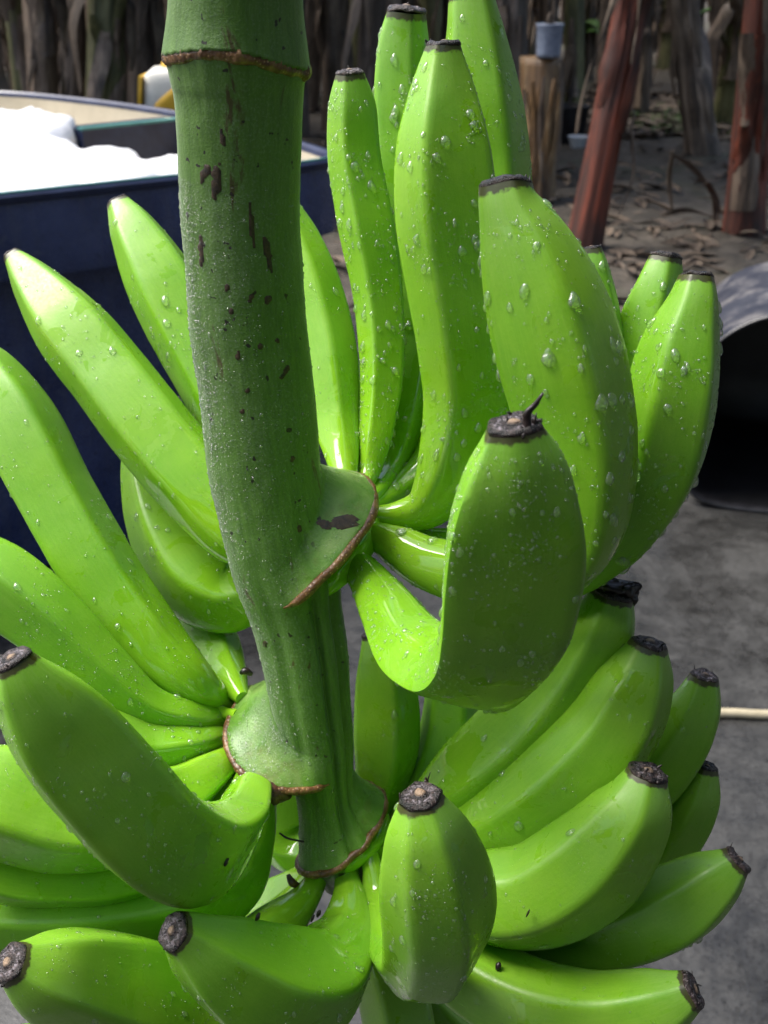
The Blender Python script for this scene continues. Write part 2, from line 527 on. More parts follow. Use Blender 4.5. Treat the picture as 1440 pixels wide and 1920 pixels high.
M_GRASS = simple('grass_blade', (0.035, 0.09, 0.012), (0.08, 0.16, 0.025), 3, 0.5, 0)

# ------------------------------------------------------------------ ground
def ground_sheet(name, x0, x1, y0, y1, z, mat, step, amp=0.0, fade=None):
    nx, ny = max(2, int((x1 - x0) / step)), max(2, int((y1 - y0) / step))
    xs, ys = np.linspace(x0, x1, nx), np.linspace(y0, y1, ny)
    X, Y = np.meshgrid(xs, ys)
    Z = np.full_like(X, z)
    if amp:
        p = np.stack([X, Y, np.zeros_like(X)], -1)
        h = amp * (vnoise(p, 1.1) + 0.6 * vnoise(p + 7, 3.1) + 0.35 * vnoise(p + 3, 8.0))
        if fade: h = h * np.clip((Y - fade) / 1.0, 0, 1)
        Z = Z + h
    v = np.stack([X, Y, Z], -1).reshape(-1, 3)
    o = mesh_np(name, v, grid_faces(ny, nx, closed=False), mat)
    tag(o, kind='structure')
    return o


def gz(x, y):
    p = np.stack([np.asarray(x, float), np.asarray(y, float), np.zeros_like(np.asarray(x, float))], -1)
    h = 0.035 * (vnoise(p, 1.1) + 0.6 * vnoise(p + 7, 3.1) + 0.35 * vnoise(p + 3, 8.0))
    return h * np.clip((np.asarray(y) - 4.2) / 1.0, 0, 1)


base = ground_sheet('ground', -250, 250, -250, 250, -0.06, M_SOIL, 25)
dirt = ground_sheet('dirt_yard', -11, 13, 4.2, 34, 0.0, M_SOIL, 0.11, amp=0.035, fade=4.2)
slab = ground_sheet('concrete_floor', -6, 7, -4.5, 4.45, 0.006, M_CONC, 0.5)

# ------------------------------------------------------------------ the bunch
STALK_BASE = P(640, 1600, 0.59)
bunch = empty('banana_bunch', STALK_BASE)
tag(bunch, 'big hanging bunch of wet green plantains curving up round a thick green stalk', 'bananas')
ORG = STALK_BASE


def SD(y):
    return 0.44 + 0.0001 * (y - 100)


# drop templates: (x, y, z) unit domes
def dome(nr, ns):
    v = [(0, 0, 1.0)]
    f3, f4 = [], []
    for i in range(1, nr + 1):
        a = i / nr * math.pi / 2 * 1.12
        for j in range(ns):
            t = 2 * math.pi * (j + 0.5 * (i % 2)) / ns
            v.append((math.sin(a) * math.cos(t), math.sin(a) * math.sin(t), math.cos(a)))
    for j in range(ns): f3.append((0, 1 + j, 1 + (j + 1) % ns))
    for i in range(nr - 1):
        for j in range(ns):
            a = 1 + i * ns + j; b = 1 + i * ns + (j + 1) % ns
            f4.append((a, a + ns, b + ns, b))
    return np.array(v), np.array(f3), np.array(f4)


DOME_S, DOME_M, DOME_L = dome(2, 6), dome(3, 10), dome(6, 16)


def scatter_drops(parent, pos, nor, cnt_small, cnt_big, cnt_mist, wts=None, big=(0.0009, 0.0022), vis_min=-0.35, down_long=1.35, even=False):
    """pos/nor are (n,m,3) grids of the surface; drops are domes resting on it. One joined part: nobody could count them."""
    n, m, _ = pos.shape
    e1 = np.linalg.norm(np.roll(pos, -1, 1) - pos, axis=-1)
    e2 = np.linalg.norm(np.diff(pos, axis=0, append=pos[-1:]), axis=-1)
    area = (e1 * e2)
    view = nrm(CAM - pos)
    area = area * (np.sum(view * nor, -1) > vis_min)
    if wts is not None: area = area * wts
    pr = area.ravel() / area.sum()
    batches = []
    clus = vnoise(pos, 90)                       # drops come in loose patches
    pr2 = pr * np.clip(0.35 + clus.ravel(), 0.03, None) ** 1.2
    pr2 /= pr2.sum()
    if even: pr2 = 0.75 * pr + 0.25 * pr2
    for cnt, tmpl, lo, hi, pw, elong in ((cnt_mist, DOME_S, 0.00015, 0.00032, 1.0, 1.0), (cnt_small, DOME_M, 0.00032, 0.0009, 1.5, 1.1), (cnt_big, DOME_L, big[0], big[1], 2.0, down_long)):
        if cnt <= 0: continue
        idx = rng.choice(n * m, size=cnt, p=pr if tmpl is DOME_L else pr2)
        i, j = idx // m, idx % m
        fi, fj = rng.random(cnt) * 0.999, rng.random(cnt)
        i2 = np.minimum(i + 1, n - 1); j2 = (j + 1) % m
        def lerp(A):
            return (A[i, j] * ((1 - fi) * (1 - fj))[:, None] + A[i2, j] * (fi * (1 - fj))[:, None] + A[i, j2] * ((1 - fi) * fj)[:, None] + A[i2, j2] * (fi * fj)[:, None])
        p = lerp(pos); nn = nrm(lerp(nor))
        g = np.array([0.03, 0, -1.0])[None] - nn * (nn @ np.array([0.03, 0, -1.0]))[:, None]
        steep = np.linalg.norm(g, axis=1)
        g = nrm(g + 1e-6); s = np.cross(nn, g)
        r = lo + (hi - lo) * rng.random(cnt) ** pw
        v, f3, f4 = tmpl
        hgt = r * (0.55 + 0.25 * rng.random(cnt))
        lng = r * (1 + (elong - 1) * steep * (0.4 + rng.random(cnt)))
        # teardrop: narrower uphill on steep faces
        x = v[:, 0]; y = v[:, 1]; z = v[:, 2]
        nar = 1 - 0.28 * steep[:, None] * (elong > 1.2) * np.clip(-x[None], 0, 1)
        sag = 1 + 0.35 * steep[:, None] * (elong > 1.2) * x[None]
        wob = 1 + 0.10 * np.sin(2 * np.arctan2(y, x)[None] + rng.random(cnt)[:, None] * 6.28) + 0.06 * np.sin(3 * np.arctan2(y, x)[None] + rng.random(cnt)[:, None] * 6.28)
        vv = p[:, None] + (lng[:, None] * x[None] * wob)[..., None] * g[:, None] + (r[:, None] * y[None] * nar * wob)[..., None] * s[:, None] + ((hgt[:, None] * (z[None] * sag - 0.06)))[..., None] * nn[:, None]
        off = (np.arange(cnt) * len(v))[:, None, None]
        fs = []
        if len(f4): fs.append((f4[None] + off).reshape(-1, 4))
        fs.append((f3[None] + off).reshape(-1, 3))
        batches.append((vv.reshape(-1, 3), fs))
    if not batches: return
    o = None
    for nm, bt, mt in (('fine_dew', batches[:1] if cnt_mist else [], M_DEW), ('water_drops', batches[1:] if cnt_mist else batches, M_DROP)):
        if not bt: continue
        V, F = join(bt)
        o = mesh_np(nm, V, F, mt, parent, origin=ORG)
        tag(o, kind='stuff')
    return o


def grid_normals(pos):
    du = np.roll(pos, -1, 1) - np.roll(pos, 1, 1)
    dv = np.gradient(pos, axis=0)
    return nrm(np.cross(du, dv))


def ridge_profile(ridges, k, soft, m):
    """radius over m angles: a polygon with corners at the ridges, bulged and softened"""
    N = 720
    th = np.arange(N) / N * 360
    r = np.ones(N)
    rd = sorted([a % 360 for a in ridges])
    for a, b in zip(rd, rd[1:] + [rd[0] + 360]):
        mid, hw = (a + b) / 2, (b - a) / 2
        for t0 in (th, th + 360):
            sel = (t0 >= a) & (t0 <= b)
            rp = math.cos(math.radians(min(hw, 70))) / np.cos(np.radians(np.clip(t0 - mid, -70, 70)))
            r = np.where(sel, 1 - k * (1 - np.clip(rp, 0.3, 1)), r)
    kern = np.exp(-0.5 * (np.arange(-60, 61) / (soft * 2)) ** 2); kern /= kern.sum()
    r = np.convolve(np.concatenate([r[-60:], r, r[:60]]), kern, 'valid')
    return np.interp(np.arange(m) / m * 360, th, r, period=360)


NB = [0]


def banana(pts, ridges=None, roll=None, k=0.9, soft=3.2, drops=(60, 10, 250), style=0, label=None, tip=True, at=0.5, big=(0.0009, 0.0024)):
    """pts: (px, py, depth, half width in px) from the pedicel to the blossom end."""
    NB[0] += 1
    n, m = 72, 60
    q = []
    for px, py, d, r in pts:
        q.append(list(P(px, py, d)) + [r * d / FPX])
    q = np.array(q)
    s = catmull(q, n)
    c, rad = s[:, :3], np.maximum(s[:, 3], 0.002)
    # a little natural waviness
    T, N, B = frames(c, CAM, at)
    t = np.linspace(0, 1, n)
    if ridges is None:
        r0 = roll if roll is not None else rng.uniform(0, 72)
        ridges = [r0 + i * 72 + rng.uniform(-9, 9) for i in range(5)]
    prof = ridge_profile(ridges, k, soft, m)
    th = np.arange(m) / m * 2 * np.pi
    x, y = prof * np.cos(th), prof * np.sin(th)
    ep, em = y.max(), -y.min()
    sc = 2 / (ep + em); offs = (em - ep) / 2
    prof_x, prof_y = x * sc, (y + offs) * sc
    sh = np.clip((t - 0.06) / 0.22, 0, 1) * np.clip(1 - (t - 0.86) / 0.3, 0.35, 1)
    sh = sh[:, None]
    X = np.cos(th)[None] * (1 - sh) + prof_x[None] * sh
    Y = np.sin(th)[None] * (1 - sh) + prof_y[None] * sh
    pos = c[:, None] + rad[:, None, None] * (X[..., None] * N[:, None] + Y[..., None] * B[:, None])
    bump = vnoise(pos, 42) * 0.00045 + vnoise(pos + 5, 120) * 0.00012
    nor = grid_normals(pos)
    if np.sum(nor * (pos - c[:, None])) < 0: nor = -nor
    pos = pos + nor * bump[..., None]
    V = pos.reshape(-1, 3)
    F = [grid_faces(n, m)]
    V = np.vstack([V, c[0], c[-1]])
    j = np.arange(m); j2 = (j + 1) % m
    F.append(np.stack([np.full(m, n * m), j2, j], -1))
    F.append(np.stack([np.full(m, n * m + 1), (n - 1) * m + j, (n - 1) * m + j2], -1))
    U = np.stack([np.broadcast_to(np.abs(th / np.pi - 1)[None], (n, m)), np.broadcast_to(t[:, None], (n, m))], -1).reshape(-1, 2)
    U = np.vstack([U, [0.5, 0], [0.5, 1]])
    o = mesh_np('banana', V, F, M_BAN, bunch, uv=U, origin=ORG, sharp=55)
    if label: o['label'] = label
    if tip:
        blossom(o, c[-1], T[-1], N[-1], B[-1], rad[-1], X[-1], Y[-1], style)
    if drops:
        sel = slice(4, n - 2)
        scatter_drops(o, pos[sel], grid_normals(pos[sel]) * np.sign(np.sum(grid_normals(pos[sel]) * (pos[sel] - c[sel, None]))), drops[0], drops[1], drops[2], big=big)
    return o


def blossom(parent, c, T, N, B, r, X, Y, style):
    """dried blossom remnant: a ragged ring, concentric folds and a stub"""
    m = len(X)
    prof = [(-0.04, 1.0), (0.0, 1.03), (0.10, 1.00), (0.22, 0.88), (0.13, 0.70), (0.20, 0.55), (0.07, 0.42), (0.16, 0.30), (0.26, 0.22), (0.30, 0.10)]
    V = []
    th = np.arange(m)
    for i, (a, b) in enumerate(prof):
        base_ = c[None] + T[None] * (a * r) + r * b * (X[:, None] * N[None] + Y[:, None] * B[None])
        amp = 0.10 if i else 0.13
        jit = vnoise(base_ + 11, 0.9 / r) * amp * r + vnoise(base_ + 3, 3.0 / r) * amp * 0.6 * r
        base_ = base_ + T[None] * jit[:, None] + (vnoise(base_ + 21, 2.0 / r) * 0.05 * r)[:, None] * nrm(X[:, None] * N[None] + Y[:, None] * B[None]) * (i > 1)
        V.append(base_)
    n = len(prof)
    V = np.vstack(V + [c[None] + T[None] * 0.3 * r])
    F = [grid_faces(n, m)]
    j = np.arange(m); j2 = (j + 1) % m
    F.append(np.stack([np.full(m, n * m), (n - 1) * m + j, (n - 1) * m + j2], -1))
    uv = np.vstack([np.stack([th / m, np.full(m, i / (n - 1))], -1) for i in range(n)] + [np.array([[0.5, 1.0]])])
    tip = mesh_np('blossom_tip', V, F, M_TIP, parent, uv=uv, origin=ORG)
    parts = []
    # ragged bits of dried petal round the ring
    for q in range(7 if style == 0 else 10):
        a = rng.uniform(0, 6.28); rr = r * rng.uniform(0.5, 1.0)
        d = math.cos(a) * N + math.sin(a) * B
        p0 = c + d * rr
        h = r * rng.uniform(0.12, 0.3)
        p1 = p0 + T * h * 0.6 + d * h * rng.uniform(-0.3, 0.5); p2 = p1 + T * h * 0.5 + rng.normal(size=3) * h * 0.4
        w_ = r * rng.uniform(0.05, 0.13)
        parts.append(tube([list(p0) + [w_], list(p1) + [w_ * 0.7], list(p2) + [w_ * 0.2]], 6, 5))
    nrag = len(parts)
    if style == 1:       # upright dry style
        d = 0.45 * B + 0.25 * N
        p0 = c + d * r * 0.9
        up = np.array([0.15, 0, 1.0])
        parts.append(tube([list(p0 - T * 0.001) + [r * 0.2], list(p0 + T * r * 0.3 + up * r * 0.3) + [r * 0.15], list(p0 + up * r * 0.9 + B * r * 0.12) + [r * 0.11], list(p0 + up * r * 1.35 + B * r * 0.32) + [r * 0.05]], 14, 7))
    elif style == 2:     # thin filament hanging over the side
        p0 = c - B * 0 + N * r * 0.3
        dn = np.array([0.0, -0.12, -1.0])
        pts = [p0, p0 + T * r * 0.5 + dn * r * 0.2, p0 + T * r * 0.35 + dn * r * 1.2, p0 + dn * r * 1.75 + np.array([-0.35, -0.1, 0]) * r, p0 + dn * r * 1.8 + np.array([-1.0, -0.15, 0]) * r]
        parts.append(tube([list(p_) + [r * 0.06] for p_ in pts], 24, 5))
    elif style == 3:     # withered flower flopped over one side
        side = np.array([1.0, 0, -0.1]); fw = np.array([0.0, -0.9, 0.15]); dn = np.array([-0.22, -0.35, -0.9])
        def crumple(cen, ax, n_=22, m_=26):
            a_ = np.linspace(0.02, math.pi - 0.02, n_)[:, None]; b_ = (np.arange(m_) / m_ * 2 * math.pi)[None]
            d_ = np.stack([np.sin(a_) * np.cos(b_), np.sin(a_) * np.sin(b_), np.cos(a_) + 0 * b_], -1)
            k_ = 1 + 0.45 * vnoise(d_ + 4, 1.7) + 0.28 * (1 - 2 * np.abs(vnoise(d_ + 9, 3.1))) * 0.7
            v_ = (cen + d_[..., :1] * k_[..., None] * ax[0] + d_[..., 1:2] * k_[..., None] * ax[1] + d_[..., 2:] * k_[..., None] * ax[2]).reshape(-1, 3)
            return v_, [grid_faces(n_, m_)]
        parts.append(crumple(c + T * r * 0.25 + fw * r * 0.2, (side * r * 0.92, fw * r * 0.55, T * r * 0.42)))
        parts.append(crumple(c + side * r * 0.55 + T * r * 0.1 + fw * r * 0.3, (side * r * 0.5, fw * r * 0.45, T * r * 0.5)))
        p0 = c - side * r * 0.45 + fw * r * 0.5
        parts.append(crumple(p0 + dn * r * 0.75, (side * r * 0.30, fw * r * 0.24, dn * r * 1.0)))
        parts.append(crumple(p0 + dn * r * 1.65 - side * r * 0.1, (side * r * 0.24, fw * r * 0.22, dn * r * 0.35)))
    for nm, bits in (('dried_petals', parts[:nrag]), ('dried_style', parts[nrag:])):
        if not bits: continue
        v, f = join(bits)
        v = v + (vnoise(v, 2.2 / r)[:, None] * 0.06 * r)
        q = mesh_np(nm, v, f, M_BLACK, parent, origin=ORG)
        if len(bits) > 1: tag(q, kind='stuff')


# ---- upper right hand
R_ = (420, 85, 1000)      # many drops
R2_ = (260, 45, 700)
banana([(640, 915, .548, 16), (645, 885, .560, 26), (632, 800, .575, 44), (612, 680, .585, 61), (585, 560, .59, 62), (550, 450, .59, 50), (520, 370, .585, 26)],
       ridges=[15, 75, 150, 215, 290], drops=(60, 6, 300), label='upright green banana half hidden behind the stalk')
banana([(668, 925, .548, 12), (690, 890, .565, 20), (707, 800, .57, 34), (716, 680, .572, 42), (708, 550, .57, 48), (686, 420, .565, 53), (665, 300, .56, 50), (660, 200, .552, 45), (656, 138, .545, 27)],
       ridges=[62, 130, 200, 268, 340], drops=R_, label='slender upright banana with a small dark tip')
banana([(690, 940, .552, 10), (735, 880, .585, 22), (768, 780, .592, 34), (786, 650, .598, 44), (784, 500, .60, 52), (766, 350, .595, 56), (757, 200, .588, 54), (757, 90, .58, 50), (763, 22, .572, 37)],
       ridges=[20, 95, 165, 235, 305], drops=R_)
banana([(700, 965, .552, 16), (745, 966, .553, 26), (800, 950, .55, 44), (846, 880, .545, 66), (874, 760, .54, 80), (868, 640, .533, 87), (852, 520, .527, 93), (836, 400, .52, 96), (829, 280, .513, 88), (830, 170, .507, 62), (832, 85, .50, 33)],
       ridges=[-22, 62, 130, 200, 275], k=0.95, soft=2.6, drops=R_, label='tall ridged banana with a sharp edge down its front')
banana([(698, 950, .56, 12), (750, 915, .578, 22), (820, 850, .59, 44), (880, 700, .60, 78), (902, 550, .60, 88), (908, 420, .595, 90), (908, 310, .59, 88), (898, 190, .58, 82), (892, 80, .57, 60), (882, -14, .562, 42)],
       ridges=[30, 100, 175, 250, 315], drops=R_)
banana([(700, 1000, .548, 24), (750, 1028, .54, 42), (810, 1058, .53, 52), (900, 1080, .515, 62), (1000, 1075, .497, 78), (1070, 1010, .483, 92), (1088, 900, .47, 104), (1078, 780, .46, 114), (1046, 650, .45, 120), (1012, 540, .443, 108), (977, 445, .437, 82), (953, 382, .433, 56), (948, 348, .432, 49)],
       ridges=[-72, 20, 95, 165, 235], at=0.7, k=0.7, soft=4.5, drops=R_, label='fat banana with a broad pale cut-off tip beside the tall ones', big=(0.0010, 0.0029))
banana([(700, 1010, .56, 20), (850, 1055, .565, 38), (960, 1080, .558, 42), (1060, 1072, .542, 47), (1134, 1020, .524, 58), (1192, 948, .508, 72), (1234, 855, .498, 82), (1256, 750, .49, 83), (1276, 650, .485, 72), (1298, 570, .48, 48), (1306, 518, .478, 31)],
       ridges=[-8, 58, 130, 200, 280], drops=R_, label='banana at the right of the upper hand, against the black drum')
banana([(690, 1000, .565, 16), (900, 1040, .57, 34), (1060, 1010, .56, 46), (1150, 900, .55, 56), (1185, 780, .545, 60), (1205, 680, .54, 60), (1220, 600, .535, 56), (1236, 540, .53, 46), (1248, 482, .527, 31)],
       drops=R2_, roll=10)
banana([(690, 1000, .56, 16), (900, 1020, .56, 34), (1040, 970, .545, 46), (1110, 850, .535, 54), (1122, 700, .53, 52), (1116, 580, .525, 44), (1112, 510, .52, 32), (1108, 466, .518, 20)],
       drops=R2_, roll=40)
banana([(650, 1035, .545, 24), (688, 1085, .53, 38), (733, 1155, .508, 60), (790, 1242, .478, 84), (862, 1284, .45, 94), (912, 1250, .43, 104), (944, 1180, .412, 122), (962, 1080, .396, 133), (968, 990, .382, 128), (972, 880, .37, 98), (966, 800, .362, 52)],
       ridges=[-58, 80, 140, 195, 250], at=0.78, k=0.95, soft=2.6, drops=(600, 80, 1800), style=1, label='large banana pointing at the viewer with a dry black style on its tip', big=(0.0008, 0.0017))

# ---- upper left fingers
Lf = (150, 22, 600)
banana([(540, 985, .565, 16), (510, 950, .58, 22), (470, 880, .595, 42), (420, 760, .605, 64), (360, 640, .612, 70), (302, 530, .617, 68), (252, 435, .621, 47), (222, 380, .624, 23)],
       ridges=[45, 110, 190, 260, 330], drops=Lf, label='upright banana behind the left side of the stalk')
banana([(540, 1045, .56, 22), (500, 1040, .57, 32), (440, 1000, .574, 58), (370, 912, .58, 76), (288, 812, .586, 79), (205, 705, .593, 77), (128, 610, .60, 72), (64, 530, .606, 46), (24, 480, .61, 19)],
       ridges=[-100, -35, 40, 110, 180], drops=Lf, label='long straight banana leaning left from the stalk against the blue tub')
banana([(550, 1085, .58, 30), (500, 1105, .60, 46), (432, 1122, .61, 68), (362, 1080, .617, 79), (312, 1000, .624, 72), (280, 910, .632, 56), (262, 830, .638, 34)],
       ridges=[-20, 50, 120, 190, 265], drops=Lf, label='sharply bent banana hanging left of the stalk')

# ---- left hand
banana([(440, 1338, .602, 20), (408, 1310, .590, 28), (362, 1277, .577, 44), (288, 1205, .579, 62), (190, 1072, .583, 70), (108, 930, .588, 72), (40, 800, .594, 74), (-20, 705, .60, 60), (-70, 640, .604, 30)],
       ridges=[-58, 25, 95, 160, 235], k=0.9, drops=Lf, label='uppermost long banana of the left hand')
banana([(455, 1310, .58, 14), (430, 1270, .60, 34), (400, 1215, .625, 52), (345, 1130, .645, 50), (300, 1040, .66, 38)], drops=(20, 4, 150), roll=30, tip=False)
banana([(440, 1362, .598, 20), (404, 1350, .584, 24), (350, 1346, .57, 33), (272, 1322, .562, 42), (182, 1250, .558, 58), (90, 1165, .556, 70), (0, 1095, .556, 76), (-80, 1035, .556, 58)],
       ridges=[-70, 5, 70, 150, 225], drops=Lf)
banana([(445, 1340, .575, 10), (400, 1330, .585, 14), (240, 1262, .60, 34), (140, 1192, .605, 50), (60, 1125, .61, 55), (-30, 1045, .615, 40)], drops=Lf, roll=20)
banana([(440, 1394, .592, 20), (406, 1385, .577, 25), (350, 1398, .562, 36), (270, 1404, .555, 48), (180, 1372, .546, 52), (80, 1335, .54, 58), (-30, 1300, .535, 45)],
       ridges=[-60, 10, 80, 150, 230], drops=Lf)
banana([(455, 1414, .587, 20), (426, 1428, .570, 28), (388, 1455, .556, 42), (330, 1496, .545, 62), (235, 1535, .53, 86), (120, 1535, .52, 100), (0, 1500, .51, 100), (-100, 1450, .505, 76)],
       ridges=[-30, 55, 120, 185, 250], drops=Lf)
banana([(472, 1402, .592, 22), (475, 1432, .575, 30), (475, 1466, .561, 38), (470, 1500, .548, 50), (446, 1562, .518, 69), (385, 1602, .485, 88), (300, 1572, .458, 99), (205, 1475, .44, 102), (115, 1370, .425, 97), (54, 1290, .415, 68), (24, 1238, .41, 37)],
       ridges=[-56, 62, 125, 190, 248], at=0.72, k=0.95, soft=3.2, drops=(200, 40, 700), label='big curled banana at the front of the left hand, its dark tip facing the viewer', big=(0.0008, 0.0022))
banana([(465, 1420, .565, 16), (430, 1490, .57, 34), (330, 1600, .556, 46), (220, 1648, .546, 48), (100, 1654, .536, 48), (0, 1642, .526, 48), (-100, 1600, .515, 42)], ridges=[-40, 40, 110, 180, 250], drops=(30, 6, 200))
banana([(470, 1430, .57, 22), (480, 1490, .578, 36), (474, 1575, .578, 42), (436, 1645, .572, 66), (360, 1690, .565, 76), (230, 1715, .558, 80), (100, 1725, .55, 80), (-30, 1720, .545, 70), (-120, 1690, .54, 56)],
       ridges=[-10, 60, 130, 200, 270], drops=(40, 8, 250))

# ---- lower hand
banana([(648, 1602, .582, 20), (650, 1640, .58, 23), (655, 1690, .57, 36), (646, 1760, .555, 64), (590, 1832, .53, 95), (500, 1838, .505, 109), (410, 1796, .482, 84), (348, 1755, .468, 46), (328, 1746, .464, 37)],
       ridges=[-55, 14, 85, 150, 220], at=0.75, k=0.95, soft=2.6, drops=(90, 14, 500), label='fat banana at the lower front with its round dark tip facing the viewer')
banana([(605, 1602, .585, 14), (597, 1640, .585, 19), (568, 1690, .578, 31), (520, 1745, .57, 52), (440, 1840, .552, 86), (330, 1890, .53, 108), (200, 1862, .50, 108), (92, 1832, .47, 82), (20, 1806, .455, 38)],
       ridges=[-25, 58, 120, 190, 262], at=0.7, drops=(90, 14, 500), label='banana at the lower left corner with its dark tip at the picture edge')
banana([(690, 1590, .582, 14), (698, 1625, .578, 20), (712, 1690, .57, 32), (748, 1765, .545, 60), (800, 1788, .512, 88), (822, 1722, .48, 107), (815, 1630, .46, 106), (799, 1550, .447, 82), (788, 1492, .44, 42)],
       ridges=[-72, -26, 24, 90, 190], at=0.72, k=0.95, soft=2.6, drops=(170, 22, 800), label='stubby banana at the lower centre pointing up with a pale ringed tip')
banana([(700, 1590, .595, 18), (725, 1622, .595, 26), (830, 1670, .57, 60), (920, 1685, .55, 88), (1010, 1678, .537, 96), (1105, 1620, .525, 98), (1183, 1527, .515, 76), (1214, 1450, .51, 38)],
       ridges=[-80, -20, 38, 110, 190], drops=(40, 6, 250), style=2, label='thick banana on the right of the lower hand with a thin filament hanging from its tip')
banana([(700, 1600, .605, 14), (730, 1640, .605, 20), (900, 1742, .588, 42), (1040, 1762, .572, 60), (1160, 1742, .56, 72), (1262, 1698, .55, 75), (1338, 1648, .543, 56), (1383, 1613, .54, 29)],
       ridges=[-75, -10, 60, 130, 205], drops=(60, 8, 300), label='banana reaching furthest right with a ragged wet black tip')
banana([(690, 1610, .595, 14), (695, 1650, .595, 20), (800, 1752, .578, 50), (890, 1826, .555, 75), (1000, 1882, .535, 80), (1120, 1900, .525, 74), (1236, 1880, .515, 61), (1298, 1856, .51, 36)],
       ridges=[-70, -5, 60, 130, 210], drops=(20, 3, 150), label='lowest banana on the right with its dark tip near the bottom edge')
banana([(715, 1580, .61, 14), (760, 1600, .615, 22), (1050, 1570, .605, 50), (1190, 1482, .595, 62), (1265, 1400, .585, 61), (1304, 1330, .578, 50), (1322, 1268, .573, 26)], ridges=[-55, 0, 70, 140, 215], drops=(40, 6, 250))
banana([(715, 1590, .612, 12), (760, 1625, .618, 22), (1000, 1700, .615, 45), (1200, 1640, .602, 50), (1272, 1565, .595, 49), (1309, 1500, .588, 41), (1327, 1438, .583, 20)], roll=15, drops=(25, 4, 150))
banana([(700, 1570, .60, 14), (735, 1585, .605, 22), (830, 1580, .592, 46), (940, 1538, .573, 76), (1050, 1465, .558, 91), (1136, 1375, .548, 87), (1191, 1280, .538, 68), (1217, 1207, .533, 33)],
       ridges=[-75, -12, 50, 125, 200], drops=(70, 12, 300), label='long banana of the lower hand behind the thick one, reaching up right')
banana([(700, 1560, .605, 14), (730, 1570, .61, 22), (800, 1522, .605, 50), (900, 1455, .593, 86), (996, 1374, .582, 96), (1076, 1275, .568, 88), (1126, 1182, .556, 68), (1150, 1112, .549, 40)],
       ridges=[-65, 0, 65, 140, 215], drops=(60, 10, 300), style=3, label='banana with a withered black flower flopped over its tip')
banana([(680, 1560, .605, 14), (690, 1540, .615, 24), (712, 1480, .622, 46), (726, 1390, .622, 62), (722, 1280, .62, 56), (712, 1190, .618, 34)], ridges=[20, 90, 160, 230, 300], drops=(20, 4, 120))
banana([(690, 1560, .61, 14), (720, 1550, .62, 24), (800, 1480, .632, 52), (842, 1390, .635, 62), (850, 1290, .635, 52), (845, 1200, .632, 34)], roll=30, drops=(15, 3, 100))
banana([(655, 1610, .60, 14), (665, 1660, .605, 24), (692, 1740, .608, 42), (725, 1830, .608, 62), (748, 1920, .606, 68), (750, 2030, .602, 60), (740, 2100, .60, 30)], roll=20, drops=(20, 4, 100))
banana([(670, 1600, .61, 14), (700, 1680, .625, 24), (780, 1850, .64, 46), (880, 1962, .64, 60), (1000, 2010, .63, 60), (1120, 1990, .62, 36)], roll=50, drops=(10, 2, 60))
banana([(600, 1600, .61, 14), (575, 1640, .622, 24), (520, 1690, .632, 46), (440, 1730, .64, 58), (340, 1740, .645, 60), (240, 1720, .645, 40)], roll=0, drops=(20, 4, 100))
banana([(610, 1590, .615, 16), (580, 1600, .64, 26), (545, 1580, .655, 50), (535, 1500, .665, 62), (545, 1410, .668, 60), (555, 1330, .668, 40)], roll=25, drops=(20, 4, 80))
banana([(610, 1600, .60, 16), (560, 1680, .605, 26), (420, 1850, .60, 60), (260, 1960, .585, 76), (120, 1980, .57, 70), (20, 1960, .56, 36)], roll=25, drops=(10, 2, 60))

# ---- stalk
ST = [(440, -520, SD(-520), 128), (442, -250, SD(-250), 126), (443, -60, SD(-60), 125), (443, 20, SD(20), 126), (444, 90, SD(90), 129), (446, 140, SD(140), 125), (449, 200, SD(200), 118.5), (451, 400, SD(400), 111), (459, 500, SD(500), 109), (465, 600, SD(600), 107.5), (477, 700, SD(700), 106.5), (489, 800, SD(800), 106), (503, 900, SD(900), 105), (522, 1000, SD(1000), 104), (541, 1080, SD(1080), 98), (556, 1150, SD(1150), 87), (571, 1230, SD(1230), 82), (583, 1310, SD(1310), 75), (597, 1390, SD(1390), 66), (606, 1460, SD(1460), 55), (613, 1510, SD(1510), 53), (624, 1570, SD(1570), 58), (632, 1600, SD(1600), 60), (640, 1660, SD(1660), 30)]


# (angle round the stalk, edge row in px, flare in px): where each hand leaves the stalk in a flared, scarred crown
EARS = [([(-14, 1096, 0), (0, 1090, 8), (25, 1056, 36), (50, 1009, 66), (75, 967, 88), (100, 950, 96), (130, 950, 100), (160, 950, 60), (178, 950, 0)], 62, 1.25),
        ([(-178, 1324, 0), (-165, 1324, 50), (-145, 1324, 98), (-115, 1333, 102), (-88, 1360, 102), (-65, 1397, 97), (-40, 1427, 52), (-5, 1433, 8), (12, 1433, 0)], 48, 1.2),
        ([(-150, 1600, 0), (-110, 1600, 8), (-75, 1598, 13), (-40, 1592, 12), (0, 1583, 12), (40, 1562, 30), (75, 1533, 48), (105, 1520, 64), (140, 1520, 55), (175, 1520, 0)], 80, 1.6)]


